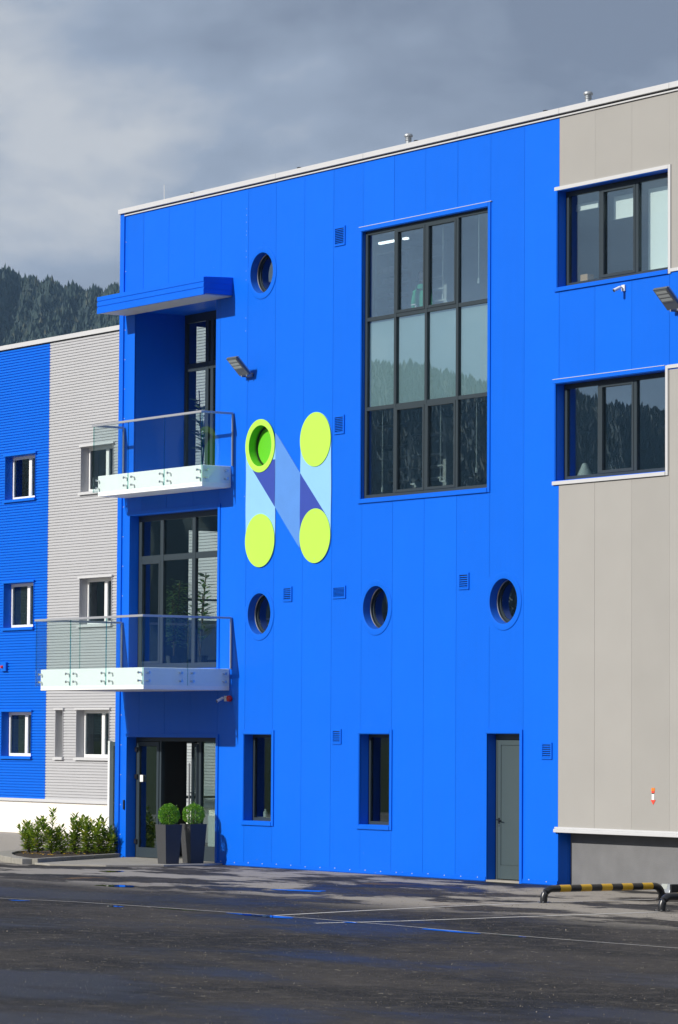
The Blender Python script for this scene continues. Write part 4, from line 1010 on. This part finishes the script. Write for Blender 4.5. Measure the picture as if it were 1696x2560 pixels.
# ------------------------------------------------------------------ barrier rails and small things outside
def barrier(x, y, rz, label):
    t = thing('barrier_rail', label, 'barrier', (x, y, 0), rz, 'striped barrier rails in the parking bays')
    r = .057; L_ = 2.42; H = .215; path = [(0, 0, 0), (0, 0, H - .16)]
    for k in range(1, 7): a = k / 6 * math.pi / 2; path.append((0, .16 - .16 * math.cos(a), H - .16 + .16 * math.sin(a)))
    end = [(p[0], L_ - p[1], p[2]) for p in path][::-1]
    s0 = .30; body = MB().tube(path + [(0, s0, H)], r, 16); body.build('end_bend', M['bblack'], t, smooth=True)
    MB().tube([(0, L_ - .22, H)] + end[0:], r, 16).build('end_bend', M['bblack'], t, smooth=True)
    n = 9; w = (L_ - .22 - s0) / n
    for i in range(n): MB().tube([(0, s0 + i * w, H), (0, s0 + (i + 1) * w, H)], r + (.0008 if i % 2 == 0 else 0), 16, cap=False).build('stripe', M['yellow'] if i % 2 == 0 else M['bblack'], t, smooth=True)
    for yy in (0, L_):
        MB().box(-.085, .085, yy - .085, yy + .085, 0, .010).build('base_plate', M['bblack'], t)
        for dx in (-.06, .06):
            for dy in (-.06, .06): MB().lathe([(.012, .010), (.012, .024), (0, .026)], (dx, yy + dy, 0), 6).build('bolt', M['steel'], t)
barrier(18.80, -4.05, R(1), 'striped black and yellow barrier rail nearer the blue wall'); barrier(21.72, -4.10, R(1), 'striped black and yellow barrier rail cut off at the right edge')
gl = thing('ground_lamp', 'small grey floodlight standing by the grey plinth', 'lamp', (16.98, .02, 0), R(-8))
MB().add([(-.16, -.11, 0), (.16, -.11, 0), (.16, .08, 0), (-.16, .08, 0), (-.16, -.06, .15), (.16, -.06, .15), (.16, .06, .15), (-.16, .06, .15)], [(0, 3, 2, 1), (0, 1, 5, 4), (1, 2, 6, 5), (2, 3, 7, 6), (3, 0, 4, 7), (4, 5, 6, 7)]).build('housing', M['zinc'], gl, bevel=.01)
MB().box(-.12, .05, -.108, -.090, .03, .12, 0, Matrix.Rotation(R(-18), 4, 'X')).build('lens', M['ledrow'], gl); MB().box(.161, .215, -.10, .07, .0, .15).build('end_cap', M['black'], gl, bevel=.01)
M['gravel'] = leaf_mat('gravel_chips', (0.05, 0.047, 0.043), (0.14, 0.12, 0.10), (0.38, 0.34, 0.28), 0.9, 0.0)
gv = MB(); rng = random.Random(12)
for i in range(17000):
    u_ = rng.uniform(-20, 20); w_ = rng.uniform(-7.5, 7.5); x = 27.0 + .82 * u_ + .57 * w_; y = -13.5 - .57 * u_ + .82 * w_
    if y > -1.0: continue
    s = rng.uniform(.0028, .0060) * (2.0 if rng.random() < .03 else 1); a = rng.uniform(0, 6.28)
    gv.add([(x + s * math.cos(a), y + s * math.sin(a), 0), (x + s * math.cos(a + 2.1), y + s * math.sin(a + 2.1), 0), (x + s * math.cos(a + 4.2), y + s * math.sin(a + 4.2), 0), (x, y, s * 1.5)], [(0, 1, 3), (1, 2, 3), (2, 0, 3)])
o = gv.build('gravel', M['gravel']); o['kind'] = 'stuff'; o['label'] = 'loose pale gravel chips on the asphalt'; o['category'] = 'gravel'

# ------------------------------------------------------------------ indoors, seen through the glass
def shelf_unit(x, y, z, label, flip):
    t = thing('shelf_unit', label, 'shelf', (x, y, z))
    b = [(-.02, .02), (1.14, 1.20), (2.3, 2.34)]
    for a, c in b: box('upright', M['shelf'], t, a - .03, c + .03, 0, .30, 0, 2.55)
    for zz in (.5, .95, 1.4, 1.64, 1.87, 2.10, 2.5): box('board', M['shelf'], t, .05, 1.11, .0, .30, zz, zz + .03); box('board', M['shelf'], t, 1.23, 2.27, .0, .30, zz - .25, zz - .22)
    box('back_panel', M['interior'], t, -.05, 2.37, .305, .32, 0, 2.55)
shelf_unit(6.12, 1.6, 9.5, 'white shelf unit behind the top row of the big window', 0); shelf_unit(6.12, 1.6, 6.1, 'white shelf unit behind the bottom row of the big window', 0)
def mug(x, y, z, r, lab):
    o = MB().lathe([(0, 0), (r, 0), (r, r * 2), (r * .9, r * 2), (r * .9, .01), (0, .01)], (0, 0, 0), 14).tube([(r, 0, r * 1.6), (r * 1.6, 0, r * 1.4), (r * 1.6, 0, r * .7), (r, 0, r * .5)], r * .12, 6).build('mug', M['mug'], None, smooth=True)
    o.location = (x, y, z); tag(o, lab, 'mug', 'mugs on the shelf boards'); return o
for j, (zz, row) in enumerate(((11.13, 'lower'), (11.40, 'middle'), (11.63, 'upper'))):
    for i in range(3): mug(6.32 + i * .24, 1.7, zz + .0, .06 if j else .045, 'white mug, %s on the %s mug board behind the top window row' % (('leftmost', 'middle one', 'rightmost')[i], row))
for i in range(2): mug(6.32 + i * .24, 1.7, 8.00, .06, 'white mug, %s on the shelf behind the bottom window row' % ('left one', 'right one')[i])
for a, c in ((6.28, 6.80), (7.10, 7.22)):
    t = tag(MB().box(a, c, 1.55, 1.62, 12.20, 12.24).build('strip_light', M['stripelight']), 'lit white strip light behind the big window, %s one' % ('left' if a < 7 else 'right'), 'light', 'strip lights indoors')
for x, z0, z1, lab in ((10.25, 10.72, 12.1, 'second'), (11.35, 10.9, 12.1, 'rightmost'), (10.2, 7.35, 8.7, 'lower middle'), (11.3, 7.45, 8.7, 'lower right'), (8.35, 7.25, 8.7, 'lower left')):
    t = thing('blind_cord', 'pale blind cord with weight behind the big window, %s cord' % lab, 'blind cord', (x, .22, z0), world=True)
    MB().tube([(x, .22, z0), (x, .22, z1)], .006, 5).build('cord', M['blind'], t); MB().lathe([(0, -.1), (.022, -.09), (.018, 0), (0, .01)], (x, .22, z0), 8).build('weight', M['blind'], t)
def blind(a, c, e, f, lab): return tag(MB().box(a, c, .42, .43, e, f).box(a, c, .415, .44, e - .02, e).build('roller_blind', M['blind']), lab, 'blind', 'roller blinds behind the upper right window')
blind(14.99, 15.52, 11.58, 11.96, 'short white roller blind in the middle of the upper right window'); blind(15.93, 16.9, 10.56, 11.98, 'long white roller blind on the right of the upper right window'); blind(13.94, 14.56, 11.85, 11.95, 'rolled up white blind on the left of the upper right window')
tag(MB().lathe([(.15, 0), (.15, .01), (.045, .25), (.04, .26), (0, .26)], (14.2, .42, 7.10), 20).build('cone_lamp', M['blind'], None, smooth=True), 'white cone shaped object on the lower right window sill', 'lamp')
tag(MB().box(14.14, 14.34, .36, .5, 10.50, 10.68).build('cardboard_box', plain('cardboard', (.45, .30, .18), .8), None), 'small brown box on the upper right window sill', 'box')
tag(MB().lathe([(0, 0), (.045, 0), (.045, .10), (.02, .12), (.02, .16), (0, .16)], (4.32, .30, .97), 14).build('bottle', M['blind'], None, smooth=True), 'small white bottle on the ground floor window sill', 'bottle')
box_ = box('window_sill', M['blind'], MAIN, 13.9, 17.0, .26, .6, 10.44, 10.50); box_ = box('window_sill', M['blind'], MAIN, 13.9, 17.0, .26, .6, 7.04, 7.10); box('window_sill', M['interior'], MAIN, 3.95, 5.05, .28, .5, .93, .97)
# office chair-like armchair in the lobby
ch = thing('lobby_chair', 'pale shell chair inside the glazed entrance', 'chair', (1.55, 1.6, .035), R(40))
MB().lathe([(.02, .40), (.24, .42), (.27, .50)], (0, 0, 0), 16).build('seat', M['shelf'], ch, smooth=True)
bk = MB(); 
for k in range(13): pass
n = 12; vs = []
for j, (r, z) in enumerate(((.27, .48), (.30, .70), (.28, .90), (.24, 1.0))):
    for k in range(n + 1): a = R(-20 + 220 * k / n); vs.append((r * math.cos(a), r * math.sin(a), z))
bk.add(vs, [(j * (n + 1) + k, j * (n + 1) + k + 1, (j + 1) * (n + 1) + k + 1, (j + 1) * (n + 1) + k) for j in range(3) for k in range(n)]); bo = bk.build('backrest', M['shelf'], ch, smooth=True); sm = bo.modifiers.new('s', 'SOLIDIFY'); sm.thickness = .025
for a in (45, 135, 225, 315): MB().tube([(.18 * math.cos(R(a)), .18 * math.sin(R(a)), .41), (.26 * math.cos(R(a)), .26 * math.sin(R(a)), 0)], .014, 8).build('leg', M['black'], ch)

# person in a green hoodie, back to the window
def person(x, y, z, rz):
    P = thing('person', 'person in a green hoodie standing with back turned behind the big window', 'person', (x, y, z), rz)
    J = [((0, 0, .95), .15), ((0, .005, 1.10), .15), ((0, .01, 1.28), .165), ((0, .0, 1.42), .13), ((0, .0, 1.50), .06), ((0, .01, 1.56), .055),      # 0-5 spine
         ((.17, 0, 1.41), .075), ((.235, .0, 1.18), .058), ((.22, .10, .96), .045), ((.21, .14, .88), .04),                                   # 6-9 right arm
         ((-.17, 0, 1.41), .075), ((-.235, .0, 1.18), .058), ((-.22, .10, .96), .045), ((-.21, .14, .88), .04),                                # 10-13
         ((.095, 0, .88), .10), ((.10, .01, .50), .068), ((.10, -.01, .10), .045), ((.11, .13, .04), .04), ((-.095, 0, .88), .10), ((-.10, .01, .50), .068), ((-.10, -.01, .10), .045), ((-.11, .13, .04), .04)]
    E_ = [(0, 1), (1, 2), (2, 3), (3, 4), (4, 5), (3, 6), (6, 7), (7, 8), (8, 9), (3, 10), (10, 11), (11, 12), (12, 13), (0, 14), (14, 15), (15, 16), (16, 17), (0, 18), (18, 19), (19, 20), (20, 21)]
    me = bpy.data.meshes.new('body'); me.from_pydata([j[0] for j in J], E_, []); o = bpy.data.objects.new('body', me); COL.objects.link(o); o.parent = P
    md = o.modifiers.new('skin', 'SKIN'); 
    for i, j in enumerate(J): me.skin_vertices[0].data[i].radius = (j[1], j[1] * (.72 if i < 4 else 1)); me.skin_vertices[0].data[i].use_root = (i == 0)
    o.modifiers.new('sub', 'SUBSURF').levels = 2; o.modifiers['sub'].render_levels = 2; md.use_smooth_shade = True
    me.materials.append(M['hoodie'])
    MB().lathe([(.0, 1.55), (.055, 1.56), (.075, 1.60), (.085, 1.66), (.083, 1.72), (.06, 1.78), (0, 1.80)], (0, .015, 0), 16).build('head', M['skin'], P, smooth=True)
    MB().lathe([(.088, 1.63), (.092, 1.70), (.080, 1.76), (.05, 1.80), (0, 1.815)], (0, -.008, 0), 16).build('hair', M['hair'], P, smooth=True)
    MB().lathe([(.07, 1.44), (.12, 1.46), (.115, 1.52), (.08, 1.55)], (0, -.02, 0), 16).build('hood', M['hoodie'], P, smooth=True)
    for s in (-1, 1):
        MB().tube([(s * .095, 0, .93), (s * .10, .01, .5), (s * .10, -.01, .06)], [.125, .085, .07], 12).build('trouser_leg', M['trousers'], P, smooth=True)
        hb = MB().tube([(s * .212, .135, .90), (s * .208, .155, .82)], [.035, .038], 8)
        for k in range(4): hb.tube([(s * (.185 + k * .016), .16, .83), (s * (.183 + k * .016), .175, .78), (s * (.183 + k * .014), .17, .745 + .006 * abs(k - 1.5))], .0085, 6)
        hb.tube([(s * .18, .15, .86), (s * .165, .175, .82), (s * .168, .185, .785)], .010, 6); hb.build('hand', M['skin'], P, smooth=True)
person(9.06, .62, 9.5, R(10))

# ------------------------------------------------------------------ air between here and the hills
hz = MB().box(CAM.x - 2700, CAM.x + 2700, CAM.y - 2700, CAM.y + 2700, -9, 420).build('haze', [])
hm = bpy.data.materials.new('haze_air'); hm.use_nodes = True; t = hm.node_tree; t.nodes.clear()
ho = N(t, 'ShaderNodeOutputMaterial'); pv = N(t, 'ShaderNodeVolumePrincipled')
pv.inputs['Color'].default_value = (0.38, 0.64, 1.0, 1); pv.inputs['Density'].default_value = 0.00008; pv.inputs['Anisotropy'].default_value = 0.1
t.links.new(pv.outputs[0], ho.inputs['Volume']); hz.data.materials.append(hm); hz['kind'] = 'stuff'; hz['label'] = 'thin blue haze over the valley'; hz['category'] = 'haze'
